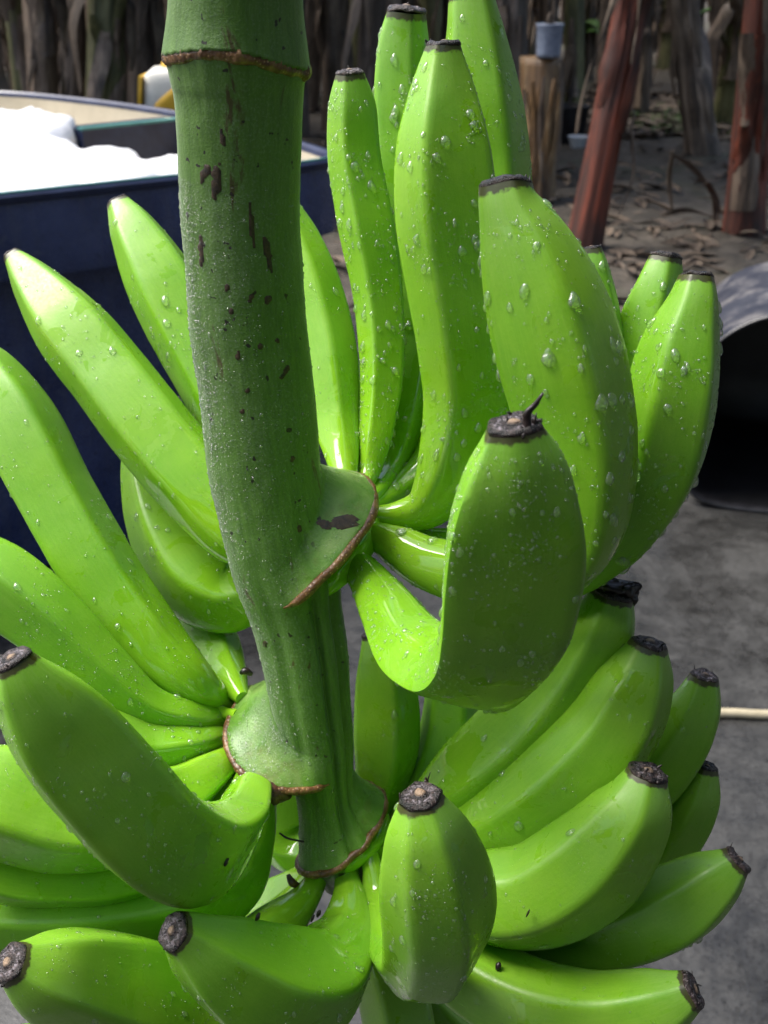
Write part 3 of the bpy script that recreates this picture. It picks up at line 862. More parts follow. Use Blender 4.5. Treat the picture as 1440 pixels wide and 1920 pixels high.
def make_stalk():
    n, m = 560, 144
    q = np.array([list(P(a, b, d)) + [r * d / FPX, b] for a, b, d, r in ST])
    s = catmull(q, n)
    c, rad, yy = s[:, :3], s[:, 3], s[:, 4]
    T, N, B = frames(c, CAM)
    # T points down here: T x N -> screen left, so flip to keep +90 deg = screen right
    B = -B
    th = np.arange(m) / m * 2 * np.pi - np.pi
    thd = np.degrees(th)
    # scar line: arched in front, lower at the right
    scar = 112 - 34 * np.exp(-((thd + 12) / 48) ** 2) + 20 * np.clip(np.sin(th), 0, 1) ** 2 - 4 * np.clip(-np.sin(th), 0, 1)
    dy = yy[:, None] - scar[None]                       # >0 below the scar
    R = np.ones((n, m))
    R += np.where(dy < 0, 0.085 * np.exp(dy / 45), 0.0)
    R += np.where(dy >= 0, 0.045 * np.exp(-dy / 26) - 0.05 * np.exp(-(dy / 7) ** 2), 0.0)
    low = np.clip((yy - 930) / 250, 0, 1)[:, None]
    groove = -0.20 * np.exp(-((thd[None] - 25) / 6) ** 2) - 0.18 * np.exp(-((thd[None] - 54) / 6) ** 2) - 0.07 * np.exp(-((thd[None] + 28) / 9) ** 2) + 0.03 * np.exp(-((thd[None] - 2) / 12) ** 2)
    R += groove * low
    R += 0.010 * np.cos(5 * th + 0.6)[None] + 0.003 * np.cos(11 * th)[None] + 0.0015 * np.sin(23 * th)[None]
    ear = np.zeros((n, m)); drop_ = np.zeros((n, m))
    rows_e = []
    for tab, L, pw in EARS:
        tab = np.array(tab, float)
        ye = np.interp(thd, tab[:, 0], tab[:, 1]); h = np.interp(thd, tab[:, 0], tab[:, 2], left=0, right=0)
        kern = np.exp(-0.5 * (np.arange(-12, 13) / 4.0) ** 2); kern /= kern.sum()
        h = np.convolve(np.concatenate([h[-12:], h, h[:12]]), kern, 'valid'); ye = np.convolve(np.concatenate([ye[-12:], ye, ye[:12]]), kern, 'valid')
        u = (ye[None] - yy[:, None])                      # px above the edge
        up = np.clip(1 - u / L, 0, 1) ** pw * (u >= 0)
        dn = np.clip(1 + u / 14.0, 0, 1) ** 0.6 * (u < 0)
        amt = (up + dn)
        R += h[None] * amt / (rad[:, None] / np.array([SD(y_) for y_ in yy])[:, None] * FPX)
        ear = np.maximum(ear, up * np.clip(h / 45.0, 0, 1)[None])
        rows_e.append((ye, h))
    pos = c[:, None] + (rad[:, None] * R)[..., None] * (np.cos(th)[None, :, None] * N[:, None] + np.sin(th)[None, :, None] * B[:, None])
    pos = pos + nrm(pos - c[:, None]) * (vnoise(pos, 30) * 0.0009 + vnoise(pos + 4, 160) * 0.00018)[..., None]
    pos[..., 2] += ear * vnoise(pos + 2, 60) * 0.0016
    V = pos.reshape(-1, 3)
    uv = np.stack([np.broadcast_to(np.abs(th / np.pi)[None], (n, m)), np.broadcast_to(np.linspace(0, 6, n)[:, None], (n, m))], -1).reshape(-1, 2)
    V = np.vstack([V, c[0]]); uv = np.vstack([uv, [0.5, 0]])
    j = np.arange(m); j2 = (j + 1) % m
    o = mesh_np('stalk', V, [grid_faces(n, m)[:, ::-1], np.stack([np.full(m, n * m), j, j2], -1)], M_STALK, bunch, uv=uv, origin=ORG)
    at_ = o.data.attributes.new('ear', 'FLOAT', 'POINT'); at_.data.foreach_set('value', np.append(ear.ravel(), 0).astype(np.float32))
    # scar band: rough brown ring along the line
    pts = []
    for i in range(m):
        k = np.interp(scar[i] + 3, yy, np.arange(n))
        a = int(k); f = k - a
        pts.append(pos[a, i] * (1 - f) + pos[a + 1, i] * f)
    pts = np.array(pts)
    cc = pts.mean(0)
    rr = 0.0024 * (1 + 0.45 * vnoise(pts, 130)); e = nrm(pts - cc)
    t2 = nrm(np.roll(pts, -1, 0) - np.roll(pts, 1, 0)); up = nrm(np.cross(t2, e))
    mm = 10; a = np.arange(mm) / mm * 2 * np.pi
    sv = pts[:, None] - e[:, None] * 0.0002 + rr[:, None, None] * (np.cos(a)[None, :, None] * e[:, None] * 0.75 + np.sin(a)[None, :, None] * up[:, None] * 1.05)
    sv = sv.reshape(-1, 3); sv += (vnoise(sv, 500) * 0.00035)[:, None]
    f = grid_faces(m, mm)
    wrap = np.stack([(m - 1) * mm + np.arange(mm), (m - 1) * mm + (np.arange(mm) + 1) % mm, (np.arange(mm) + 1) % mm, np.arange(mm)], -1)
    mesh_np('node_scar', sv, np.vstack([f, wrap]), M_RIM, o, origin=ORG)
    # fine dew, thickest on the weather side
    wts = (0.22 + 3.0 * np.exp(-((thd + 72) / 22) ** 2))[None] * np.ones((n, 1))
    nor = nrm(pos - c[:, None])
    for ye, h in rows_e:
        ii = np.where(h > 3.0)[0]
        # the run of columns the crown spans, in order round the stalk
        k0 = [q for q in ii if (q - 1) % m not in set(ii)][0]
        order = [(k0 + q) % m for q in range(len(ii))]
        e = []
        for q in order:
            kk = np.interp(ye[q], yy, np.arange(n)); a_ = int(kk)
            e.append(pos[a_, q] * (1 - (kk - a_)) + pos[min(a_ + 1, n - 1), q] * (kk - a_))
        e = np.array(e)
        for _ in range(14): e[1:-1] = (e[:-2] + 2 * e[1:-1] + e[2:]) / 4
        e[:, 2] -= 0.0012
        taper = np.clip(np.minimum(np.arange(len(e)), len(e) - 1 - np.arange(len(e))) / 6.0, 0.3, 1)
        tv, tf = tube(np.column_stack([e, 0.0021 * (1 + 0.15 * vnoise(e, 140)) * taper]), 160, 12)
        tv = tv + (vnoise(tv, 420) * 0.0003)[:, None]
        mesh_np('bract_scar', tv, tf, M_RIM, o, origin=ORG)
    # dried sap and scabs: thin raised crusts that follow the skin
    nr = nrm(pos - c[:, None])
    q_ = pos - CAM
    dz = q_[..., 1] * CP - q_[..., 2] * SP
    PX = 720 + FPX * q_[..., 0] / dz; PY = 960 - FPX * (q_[..., 1] * SP + q_[..., 2] * CP) / dz
    facing = np.sum(grid_normals(pos) * nrm(CAM - pos), -1); facing = facing * np.sign(facing[200, m // 2])
    for (sx, sy, rx, ry, rot) in ((646, 980, 30, 17, 0), (610, 985, 26, 9, .5), (406, 340, 11, 44, .1), (384, 326, 9, 20, .3), (503, 475, 7, 50, -.2), (472, 420, 5, 46, -.1), (377, 470, 6, 34, -.05), (426, 540, 7, 9, 0), (434, 583, 7, 9, 0), (503, 560, 8, 12, .3), (470, 560, 5, 12, .4), (487, 650, 6, 10, .4), (447, 667, 6, 12, 0), (466, 733, 7, 8, 0), (535, 697, 5, 18, .5), (520, 640, 6, 7, 0), (418, 262, 5, 26, -.2), (562, 992, 6, 9, 0), (497, 1208, 6, 7, 0), (455, 770, 5, 6, 0), (548, 860, 5, 9, .2)):
        dx_, dy_ = PX - sx, PY - sy
        u_ = (dx_ * math.cos(rot) + dy_ * math.sin(rot)) / (rx * .85); v_ = (-dx_ * math.sin(rot) + dy_ * math.cos(rot)) / (ry * .85)
        rad_ = u_ ** 2 + v_ ** 2 + 0.75 * vnoise(pos, 420) + 0.35 * vnoise(pos + 9, 900)
        ok = (rad_ < 1) & (facing > 0.05)
        qf = grid_faces(n, m)
        fsel = qf[ok.ravel()[qf].sum(1) >= 2]
        if not len(fsel): continue
        ids, inv = np.unique(fsel, return_inverse=True)
        bump_ = np.where(ok.ravel()[ids], 0.00035, -0.0003)[:, None]
        mesh_np('scab', pos.reshape(-1, 3)[ids] + nr.reshape(-1, 3)[ids] * bump_, inv.reshape(-1, 4), M_SCAB, o, origin=ORG)
    sel = slice(165, 540)
    scatter_drops(o, pos[sel], nor[sel], 2200, 0, 20000, wts=wts[sel], even=True)
    return o


stalk = make_stalk()


# fleshy cushions under the crowns that carry the pedicels
def cushion(pts, name='cushion'):
    q = [list(P(a, b, d)) + [r * d / FPX] for a, b, d, r in pts]
    v, f = tube(q, 40, 20)
    v = v + (vnoise(v, 70) * 0.0012)[:, None]
    U = np.zeros((len(v), 2)); U[:, 0] = np.linspace(0, 1, len(v)); U[:, 1] = 0.06
    mesh_np(name, v, f, M_BAN, bunch, uv=U, origin=ORG)


cushion([(640, 925, .575, 16), (676, 930, .568, 26), (686, 985, .553, 30), (664, 1040, .54, 30), (624, 1085, .531, 24), (585, 1112, .532, 14)])
cushion([(480, 1290, .592, 14), (450, 1335, .598, 22), (444, 1375, .588, 24), (462, 1418, .574, 26), (498, 1448, .564, 22), (545, 1470, .562, 12)])
cushion([(580, 1612, .592, 12), (610, 1622, .582, 16), (650, 1618, .577, 18), (688, 1594, .58, 18), (712, 1555, .595, 16), (715, 1520, .61, 12)])

# dried bract and filaments caught between the hands
v, f = join([tube([list(P(490, 1462, .553)) + [.002], list(P(505, 1478, .55)) + [.0055], list(P(530, 1490, .552)) + [.0045], list(P(548, 1482, .556)) + [.0015]], 14, 9),
             tube([list(P(505, 1480, .548)) + [.004], list(P(512, 1498, .547)) + [.003], list(P(520, 1508, .548)) + [.0008]], 10, 7)])
v += (vnoise(v, 260) * 0.0012)[:, None]
o = mesh_np('dried_bract', v, f, M_BRACT, bunch, origin=ORG)
mesh_np('dried_bract', *tube([list(P(540, 1640, .58)) + [.001], list(P(548, 1655, .578)) + [.0022], list(P(560, 1660, .58)) + [.0012]], 8, 8), M_BRACT, bunch, origin=ORG)
mesh_np('dried_bract', *tube([list(P(452, 1262, .575)) + [.0012], list(P(460, 1258, .574)) + [.0020], list(P(472, 1264, .576)) + [.0012]], 8, 8), M_BLACK, bunch, origin=ORG)
mesh_np('filament', *tube([list(P(487, 1490, .548)) + [.0005], list(P(492, 1515, .547)) + [.0005], list(P(500, 1525, .547)) + [.0005], list(P(500, 1508, .547)) + [.0004]], 18, 5), M_BLACK, bunch, origin=ORG)
mesh_np('filament', *tube([list(P(524, 1562, .575)) + [.0005], list(P(540, 1572, .574)) + [.0006], list(P(570, 1578, .574)) + [.0005]], 14, 5), M_BLACK, bunch, origin=ORG)
# black specks of grit lying on the fruit
for px, py, d, s in ((598, 1712, .565, .0012), (586, 1722, .567, .0008), (934, 1812, .53, .0016), (484, 1718, .49, .0011), (424, 1617, .475, .0011), (990, 1712, .51, .0005)):
    v, f = tube([list(P(px - 3, py + 7, d)) + [s * .5], list(P(px, py, d)) + [s], list(P(px + 3, py - 7, d)) + [s * .5]], 8, 6)
    v += (vnoise(v, 700) * s * 0.4)[:, None]
    mesh_np('grit_speck', v, f, M_BLACK, bunch, origin=ORG)

# ------------------------------------------------------------------ navy tub with white bags
RIM_Z = 0.91
out_xy = np.array([(-2.55, 2.75), (-2.15, 1.80), (-1.45, 1.83), (-0.80, 2.25), (-0.42, 2.495), (-0.17, 2.66), (-0.115, 2.76), (-0.16, 2.88), (-0.36, 3.22), (-0.64, 3.59), (-1.0, 3.92), (-1.38, 4.15), (-1.9, 4.2), (-2.4, 3.7)])


def closed_curve(pts, n):
    k = len(pts)
    ext = np.vstack([pts[-2:], pts, pts[:2]])
    q = catmull(ext, n * 4)
    # keep one period: from pts[0] back to pts[0]
    i0 = np.argmin(np.linalg.norm(q[:n * 2] - pts[0], axis=1)); i1 = n * 2 + np.argmin(np.linalg.norm(q[n * 2:] - pts[0], axis=1))
    idx = np.linspace(i0, i1, n, endpoint=False).astype(int)
    return q[idx]


def catmull2(pts, n):
    return catmull(np.column_stack([pts, np.zeros(len(pts))]), n)[:, :2]


def closed2(pts, n):
    q = closed_curve(np.column_stack([pts, np.zeros(len(pts))]), n)
    return q[:, :2]


OUT = closed2(out_xy, 160)
CEN = OUT.mean(0)


def inset(off):
    t = np.roll(OUT, -1, 0) - np.roll(OUT, 1, 0)
    nn = nrm(np.column_stack([t[:, 1], -t[:, 0]]))
    if np.sum(nn * (OUT - CEN)) < 0: nn = -nn
    return OUT + nn * off


def shell(profile, name, mat, parent, origin):
    rows = [np.column_stack([inset(o_), np.full(len(OUT), z_)]) for o_, z_ in profile]
    V = np.vstack(rows)
    return mesh_np(name, V, grid_faces(len(rows), len(OUT)), mat, parent, origin=origin, sharp=35)


TORG = np.array([CEN[0], CEN[1], 0.006])
tub = empty('plastic_tub', TORG)
tag(tub, 'large oval navy blue plastic tub with a cream inside, filled with white bags', 'tub')
shell([(-0.10, 0.01), (-0.075, 0.02), (-0.055, 0.30), (-0.04, 0.715), (-0.034, 0.728), (0.0, 0.738), (0.004, 0.75), (0.002, 0.80), (-0.002, 0.895)], 'body', M_TUB, tub, TORG)
rim = shell([(-0.002, 0.893), (0.004, 0.896), (0.006, 0.908), (0.0, 0.914), (-0.014, 0.916), (-0.022, 0.910), (-0.024, 0.898)], 'rim', M_NAVYRIM, tub, TORG)
shell([(-0.0235, 0.899), (-0.03, 0.80), (-0.075, 0.70), (-0.10, 0.55)], 'liner', M_CREAM, tub, TORG)
flo = closed2(out_xy, 160); fl = np.column_stack([inset(-0.098), np.full(len(OUT), 0.56)])
mesh_np('inner_floor', np.vstack([fl, [[CEN[0], CEN[1], 0.56]]]), [np.stack([np.full(160, 160), np.arange(160), (np.arange(160) + 1) % 160], -1)], M_CREAM, tub, origin=TORG)
# teal worn edge along the near side of the rim
near = [i for i in range(160) if OUT[i, 1] < 2.74 + 0.0 and OUT[i, 0] > -1.7 and OUT[i, 1] < 2.95 + 0.35 * (OUT[i, 0])]
nr_ = inset(-0.004)[sorted(near)]
nr_ = nr_[np.argsort(nr_[:, 0])]
v, f = tube(np.column_stack([nr_, np.full(len(nr_), 0.915), np.full(len(nr_), 0.0042)]), 60, 8)
mesh_np('worn_edge', v, f, M_TEAL, tub, origin=TORG)

# blue crate standing inside the tub, behind the bags
ca, cb = G(150, 239, .900), G(352, 219, .900)
cr0 = (ca + cb) / 2; cr0[2] = 0.56
clen = np.linalg.norm(cb - ca); cang = math.atan2(cb[1] - ca[1], cb[0] - ca[0])
crate = empty('blue_crate', cr0)
tag(crate, 'dark blue crate with a teal top edge standing in the tub behind white bags', 'crate')
def box_mesh(x0, x1, y0, y1, z0, z1):
    v = np.array([(x, y, z) for z in (z0, z1) for y in (y0, y1) for x in (x0, x1)], float)
    f = np.array([(0, 2, 3, 1), (4, 5, 7, 6), (0, 1, 5, 4), (2, 6, 7, 3), (0, 4, 6, 2), (1, 3, 7, 5)])
    return v, [f]
def rotz(v, a):
    c_, s_ = math.cos(a), math.sin(a)
    return np.column_stack([v[:, 0] * c_ - v[:, 1] * s_, v[:, 0] * s_ + v[:, 1] * c_, v[:, 2]])
hl = clen / 2
for nm, mt, b in (('side_panel', M_NAVYRIM, (-hl, hl, -.012, .012, 0, .333)), ('top_edge', M_TEAL, (-hl - .002, hl + .002, -.015, .015, .333, .340)),
                  ('side_panel', M_NAVYRIM, (-hl, hl, .076, .10, 0, .333)), ('end_panel', M_NAVYRIM, (-hl, -hl + .024, .012, .076, 0, .333)), ('end_panel', M_NAVYRIM, (hl - .024, hl, .012, .076, 0, .333))):
    v, f = box_mesh(*b)
    mesh_np(nm, rotz(v, cang), f, mt, crate, smooth=False)


def bag(cx, cy, rx, ry, z0, h, rot, seed, label):
    n, m = 26, 40
    V = []
    for i in range(n):
        a = i / (n - 1) * math.pi
        for j in range(m):
            t = j / m * 2 * math.pi
            x, y, z = math.sin(a) ** 0.6 * math.cos(t), math.sin(a) ** 0.6 * math.sin(t), math.cos(a)
            V.append((x * rx, y * ry, (z * 0.5 + 0.5) ** 0.8 * h))
    V = np.array(V)
    V = V * (1 + 0.16 * vnoise(V + seed, 6)[:, None]) + (vnoise(V + seed, 22) * 0.016)[:, None]
    # crinkles
    V[:, 2] += 0.008 * vnoise(V * np.array([1, 2.5, 1]) + seed, 55)
    V = rotz(V, rot)
    o = mesh_np('plastic_bag', V, grid_faces(n, m), M_WHITE)
    o.location = (cx, cy, z0)
    return tag(o, label, 'bag', 'white plastic bags in the tub')


bag(-0.93, 2.84, .30, .40, .70, .225, .35, 1, 'broad white plastic bag in the middle of the navy tub')
bag(-0.55, 2.66, .15, .30, .70, .200, -.35, 2, 'white plastic bag next to the stalk, nearest the blue crate')
bag(-1.12, 3.30, .22, .26, .70, .225, .1, 3, 'white plastic bag humped against the cream far wall of the tub')
bag(-1.50, 2.95, .30, .36, .70, .24, .0, 5, 'greyish white plastic bag cut by the picture edge')
bag(-1.15, 2.32, .42, .24, .70, .215, .35, 6, 'white plastic bag along the near edge of the tub')
bag(-0.36, 2.72, .16, .11, .70, .185, .6, 7, 'small white plastic bag at the narrow end of the tub')

# ------------------------------------------------------------------ ivory and yellow container on a stump
def lathe(prof, m=32, flat=(1, 1)):
    th = np.arange(m) / m * 2 * np.pi
    V = np.vstack([np.column_stack([r * np.cos(th) * flat[0], r * np.sin(th) * flat[1], np.full(m, z)]) for r, z in prof])
    f = [grid_faces(len(prof), m)]
    k = len(V)
    V = np.vstack([V, [[0, 0, prof[0][1]], [0, 0, prof[-1][1]]]])
    j = np.arange(m); j2 = (j + 1) % m
    f.append(np.stack([np.full(m, k), j2, j], -1)); f.append(np.stack([np.full(m, k + 1), (len(prof) - 1) * m + j, (len(prof) - 1) * m + j2], -1))
    return V, f


def tapered_block(w0, w1, dpt, h, rad=0.02, n=10, m=40):
    """a rounded, tapering slab, z up"""
    th = np.arange(m) / m * 2 * np.pi
    V = []
    for i in range(n):
        t = i / (n - 1)
        w_ = w0 * (1 - t) + w1 * t
        e = 1 - 0.35 * max(0, (t - 0.85) / 0.15) ** 2 - 0.1 * max(0, (0.1 - t) / 0.1)
        x = np.sign(np.cos(th)) * np.abs(np.cos(th)) ** 0.45 * w_ / 2 * e; y = np.sign(np.sin(th)) * np.abs(np.sin(th)) ** 0.45 * dpt / 2 * e
        V.append(np.column_stack([x, y, np.full(m, h * t)]))
    V = np.vstack(V); k = len(V)
    V = np.vstack([V, [[0, 0, 0], [0, 0, h]]])
    j = np.arange(m); j2 = (j + 1) % m
    return V, [grid_faces(n, m), np.stack([np.full(m, k), j2, j], -1), np.stack([np.full(m, k + 1), (n - 1) * m + j, (n - 1) * m + j2], -1)]


jl = P(322, 160, 3.75)
jug = empty('plastic_jug', (jl[0], jl[1], 0.78))
tag(jug, 'ivory and yellow plastic jug showing above the tub rim beside the stalk', 'jug')
v, f = tapered_block(.22, .17, .12, .225)
mesh_np('body', v, f, M_JUG, jug)
v, f = tapered_block(.235, .13, .13, .17)
v[:, 2] += v[:, 0] * 0.75 * (v[:, 2] > 0.02)
v[:, 2] = np.clip(v[:, 2], -0.002, 1)
mesh_np('base_cover', v, f, M_YELLOW, jug)
v, f = box_mesh(-.112, -.100, -.064, .064, .10, .20)
v[:, 0] += (v[:, 2] - 0.1) * 0.14
mesh_np('edge_strip', v, f, M_YELLOW, jug, smooth=False)
mesh_np('cap', *lathe([(.03, .215), (.03, .235), (.026, .24)], 20), M_YELLOW, jug)


# ------------------------------------------------------------------ banana plants
def pseudostem(h, r0, r1, seed, n=18, m=36, lobes=3):
    rs = np.random.default_rng(seed)
    th = np.arange(m) / m * 2 * np.pi
    V = []
    ph = rs.uniform(0, 6.28); bend = rs.normal(size=2) * 0.03 * h
    for i in range(n):
        t = i / (n - 1)
        r = r0 * (1 - t) + r1 * t + 0.22 * r0 * math.exp(-t * h / 0.25)
        prof = 1 + 0.045 * np.cos(lobes * th + ph + t * 0.6) + 0.035 * np.cos(7 * th + 2 * ph + t * 1.0) + 0.03 * np.cos(13 * th + t * 1.6)
        V.append(np.column_stack([r * prof * np.cos(th) + bend[0] * t * t, r * prof * np.sin(th) + bend[1] * t * t, np.full(m, t * h)]))
    V = np.vstack(V); k = len(V)
    V = np.vstack([V, [[bend[0], bend[1], h]]])
    j = np.arange(m); j2 = (j + 1) % m
    return V, [grid_faces(n, m), np.stack([np.full(m, k), (n - 1) * m + j, (n - 1) * m + j2], -1)]


def sheath(h0, h1, r, a0, width, seed, peel=0.05):
    """a strip of old leaf sheath hugging the stem and peeling outward at its upper end"""
    rs = np.random.default_rng(seed)
    n, m = 12, 7
    V = []
    for i in range(n):
        t = i / (n - 1)
        z = h0 + (h1 - h0) * t
        out = r * 1.10 + peel * max(0, t - 0.55) ** 1.5 * 3 + 0.01 * math.sin(t * 7 + seed)
        wd = width * (1 - 0.75 * t ** 2)
        for j in range(m):
            u = j / (m - 1) - 0.5
            a = a0 + u * wd + 0.12 * math.sin(t * 4 + seed)
            rr = out * (1 - 0.10 * (2 * u) ** 2) + 0.006 * rs.normal()
            V.append((rr * math.cos(a), rr * math.sin(a), z))
    return np.array(V), [grid_faces(n, m, closed=False)]


def leaf_crown(h, seed, nl=6):
    rs = np.random.default_rng(seed)
    parts = []
    for q in range(nl):
        az_ = q / nl * 6.283 + rs.uniform(-.3, .3)
        L = rs.uniform(1.5, 2.3); up = rs.uniform(0.5, 1.3); wd = rs.uniform(.24, .34)
        n = 12
        V = []
        for i in range(n):
            t = i / (n - 1)
            rr = 0.08 + L * t * 0.85; z = h + up * math.sin(t * 2.1) * 1.0 - 1.1 * t * t * (1.4 - up * 0.5)
            ww = wd * (math.sin(math.pi * min(1, 0.06 + 0.94 * t) ** 0.75)) * (t > 0.12) + 0.02
            for s in (-1, -0.5, 0, 0.5, 1):
                x, y = rr, s * ww
                zz = z - abs(s) * ww * 0.35 + 0.02 * math.sin(9 * t * 6 + s * 3)
                V.append((x * math.cos(az_) - y * math.sin(az_), x * math.sin(az_) + y * math.cos(az_), zz))
        parts.append((np.array(V), [grid_faces(n, 5, closed=False)]))
    return join(parts)


proto = {}
NPL = [0]
def plant(loc, kind, h, r0, lean=(0, 0), label='', peel=(3, 0.06), crown_=True, dense=False, dryl=3, seed=None, r1=None, name='banana_plant', group='banana plants of the grove'):
    NPL[0] += 1
    seed = seed or NPL[0] * 13 + 5
    rs = np.random.default_rng(seed)
    o = empty(name, loc)
    o.rotation_euler = (lean[1], lean[0], rs.uniform(0, 6.28) if lean == (0, 0) else 0)
    tag(o, label, 'plant', group)
    r1 = r1 or r0 * 0.7
    v, f = pseudostem(h, r0, r1, seed)
    mesh_np('trunk', v, f, M_TR[kind], o)
    for q in range(peel[0]):
        h0 = rs.uniform(-0.02, 0.4 * h); h1 = h0 + rs.uniform(0.35, 0.9)
        v, f = sheath(h0, min(h1, h * 0.98), r0 * 1.04 - (r0 - r1) * h0 / h, rs.uniform(-2.6, -0.5), rs.uniform(0.7, 1.5), seed + q, peel[1])
        mesh_np('sheath', v, f, M_TR[rs.choice(['brown', 'dark', kind, kind])], o)
    if dryl:
        parts_ = []
        for q in range(dryl):
            a0 = rs.uniform(-3.0, -0.2); z0 = rs.uniform(.7, 1.7); z1 = z0 - rs.uniform(.45, 1.0); wd = rs.uniform(.03, .075)
            nn = 14; V_ = []
            off0 = rs.uniform(.03, .16); tw = rs.uniform(-2.5, 2.5)
            for i in range(nn):
                t = i / (nn - 1)
                rr = r0 * 0.95 + off0 * math.sin(min(1, t * 1.6) * 1.57) + 0.02 * math.sin(t * 9 + q)
                z = max(0.03, z0 + 0.10 * math.sin(t * 3.14) + (z1 - z0) * t)
                w_ = wd * math.sin(math.pi * (0.1 + 0.86 * t)) ** .6
                for j in range(5):
                    u = j / 4 - .5
                    a = a0 + 0.12 * math.sin(t * 5 + q)
                    sx, sy = -math.sin(a) * math.cos(tw * t), math.cos(a) * math.cos(tw * t)
                    V_.append((rr * math.cos(a) + u * 2 * w_ * sx - abs(u) * w_ * .5 * math.cos(a), rr * math.sin(a) + u * 2 * w_ * sy - abs(u) * w_ * .5 * math.sin(a), z + u * w_ * math.sin(tw * t) + rs.normal() * .006))
            mesh_np('dry_leaf', np.array(V_), grid_faces(nn, 5, closed=False), M_TR['brown'] if q % 2 else M_DRYLEAF, o)
    if crown_:
        key = int(rs.integers(0, 4)) + (10 if dense else 0)
        if key not in proto:
            cv, cf = leaf_crown(0.0, 100 + key, 12 if dense else 6)
            tmp = mesh_np('crown', cv, cf, M_LEAF, o)
            proto[key] = tmp.data; tmp.location = (0, 0, h * 0.97)
        else:
            c_ = bpy.data.objects.new('crown', proto[key]); COL.objects.link(c_); c_.parent = o; c_.location = (0, 0, h * 0.97)
    return o


def px_plant(bx, by, tx, ty, wpx, kind, label, h=2.6, **kw):
    """plant whose foot the photo shows at (bx, by) and whose stem passes (tx, ty)"""
    g = G(bx, by)
    d = g[1] * CP + CAM_H * SP
    # the stem point seen at (tx, ty) at about the same distance
    top = P(tx, ty, d); k = (g[1]) / top[1]
    top = CAM + (P(tx, ty, d) - CAM) * (g[1] / (P(tx, ty, d)[1]))
    lean = math.atan2(top[0] - g[0], top[2])
    r = wpx / 2 * d / FPX
    return plant((g[0], g[1], -0.02), kind, h, r, lean=(lean, 0.0001), label=label, r1=r * 0.85, **kw)


px_plant(1093, 470, 1185, 0, 60, 'red', 'leaning red-brown banana stem rising beside the cut stump', peel=(2, 0.03), seed=401)
px_plant(1318, 292, 1283, 0, 54, 'brown', 'grey-brown banana stem with a swollen foot between two red stems', peel=(2, 0.02), seed=402)
px_plant(1392, 440, 1425, 0, 66, 'red', 'dark red banana stem with ragged dry sheaths at the right edge', peel=(6, 0.10), seed=403)
px_plant(1075, 245, 1080, 0, 36, 'green', 'thin greenish stem between the stump and the leaning red stem', peel=(1, 0.02), seed=404)
px_plant(690, 300, 690, 0, 46, 'dark', 'dark stem just left of the slender banana', peel=(3, 0.04), seed=405)
px_plant(630, 240, 628, 0, 46, 'brown', 'brown stem just right of the banana stalk', peel=(3, 0.03), seed=406)
px_plant(195, 300, 200, 0, 66, 'green', 'mossy brown stem behind the middle of the tub', peel=(4, 0.06), seed=407)
px_plant(85, 290, 80, 0, 52, 'brown', 'brown stem behind the left part of the tub', peel=(3, 0.04), seed=408)
px_plant(128, 270, 150, 0, 40, 'dark', 'dark slanting stem between two brown stems behind the tub', peel=(3, 0.05), seed=409)
px_plant(262, 280, 268, 0, 46, 'dark', 'dark stem left of the yellow and ivory jug', peel=(3, 0.04), seed=410)
px_plant(-12, 330, -30, 0, 46, 'red', 'reddish stem cut by the left picture edge', peel=(1, 0.02), seed=411)
px_plant(965, 330, 958, 0, 60, 'dark', 'dark stem behind the cut stump', peel=(3, 0.03), seed=412)
px_plant(1140, 160, 1150, 0, 44, 'dark', 'dark stem half hidden by the leaning red stem', peel=(2, 0.03), seed=413)
px_plant(1222, 90, 1225, 0, 38, 'dark', 'far dark stem left of the grey-brown one', peel=(1, 0.02), seed=414)
px_plant(1352, 180, 1350, 0, 40, 'dark', 'dark stem behind the red stem at the right', peel=(2, 0.02), seed=415)

# the rows of the grove further in
spots = []
for row, yy_ in enumerate(np.concatenate([np.arange(9.2, 17, 0.95), np.arange(17, 32, 1.25)])):
    for xx_ in np.arange(-3.2 - 0.30 * yy_, 3.4 + 0.32 * yy_, 0.72 + 0.035 * row):
        x_ = xx_ + rng.uniform(-.28, .28); y_ = yy_ + rng.uniform(-.4, .4)
        if 1.0 < x_ < 4.4 and y_ < 13.5 and rng.random() < 0.8: continue
        if rng.random() < 0.12 or len(spots) >= 270: continue
        spots.append((x_, y_))
rows_done = []
def grove_label(kind, x, y):
    d = y * CP + CAM_H * SP
    px = 720 + FPX * x / d
    where = ('behind the blue tub' if px < 330 else 'behind the thick green stalk' if px < 600 else 'behind the tall upright fingers' if px < 960
             else 'left of the leaning red stem' if px < 1130 else 'right of the leaning red stem')
    if px < -40 or px > 1480: where = 'beyond the side of the view'
    far = 'in the first rows' if y < 12 else 'in the middle rows' if y < 18 else 'in the far rows'
    return '%s grove stem %s %s' % ({'dark': 'dark', 'brown': 'brown', 'green': 'mossy greenish'}[kind], far, where)
for q, (x_, y_) in enumerate(spots):
    kind = ['dark', 'brown', 'dark', 'green', 'brown', 'dark'][q % 6]
    if q < 12:
        o = plant((x_, y_, -0.02), kind, 2.7, 0.10, label=grove_label(kind, x_, y_), peel=(4, 0.10), crown_=(q % 6 == 0), seed=900 + q, group='stems deep in the grove')
        rows_done.append(o)
    else:
        src = rows_done[q % 12]
        c_ = src.copy(); COL.objects.link(c_)
        c_['label'] = grove_label(['dark', 'brown', 'dark', 'green', 'brown', 'dark'][q % 12 % 6], x_, y_)
        c_.location = (x_, y_, -0.02); c_.rotation_euler = (rng.normal() * .10, rng.normal() * .10, rng.uniform(0, 6.28))
        s_ = rng.uniform(.6, 1.35); c_.scale = (s_, s_, 1)
        for ch in src.children:
            d_ = ch.copy(); COL.objects.link(d_); d_.parent = c_

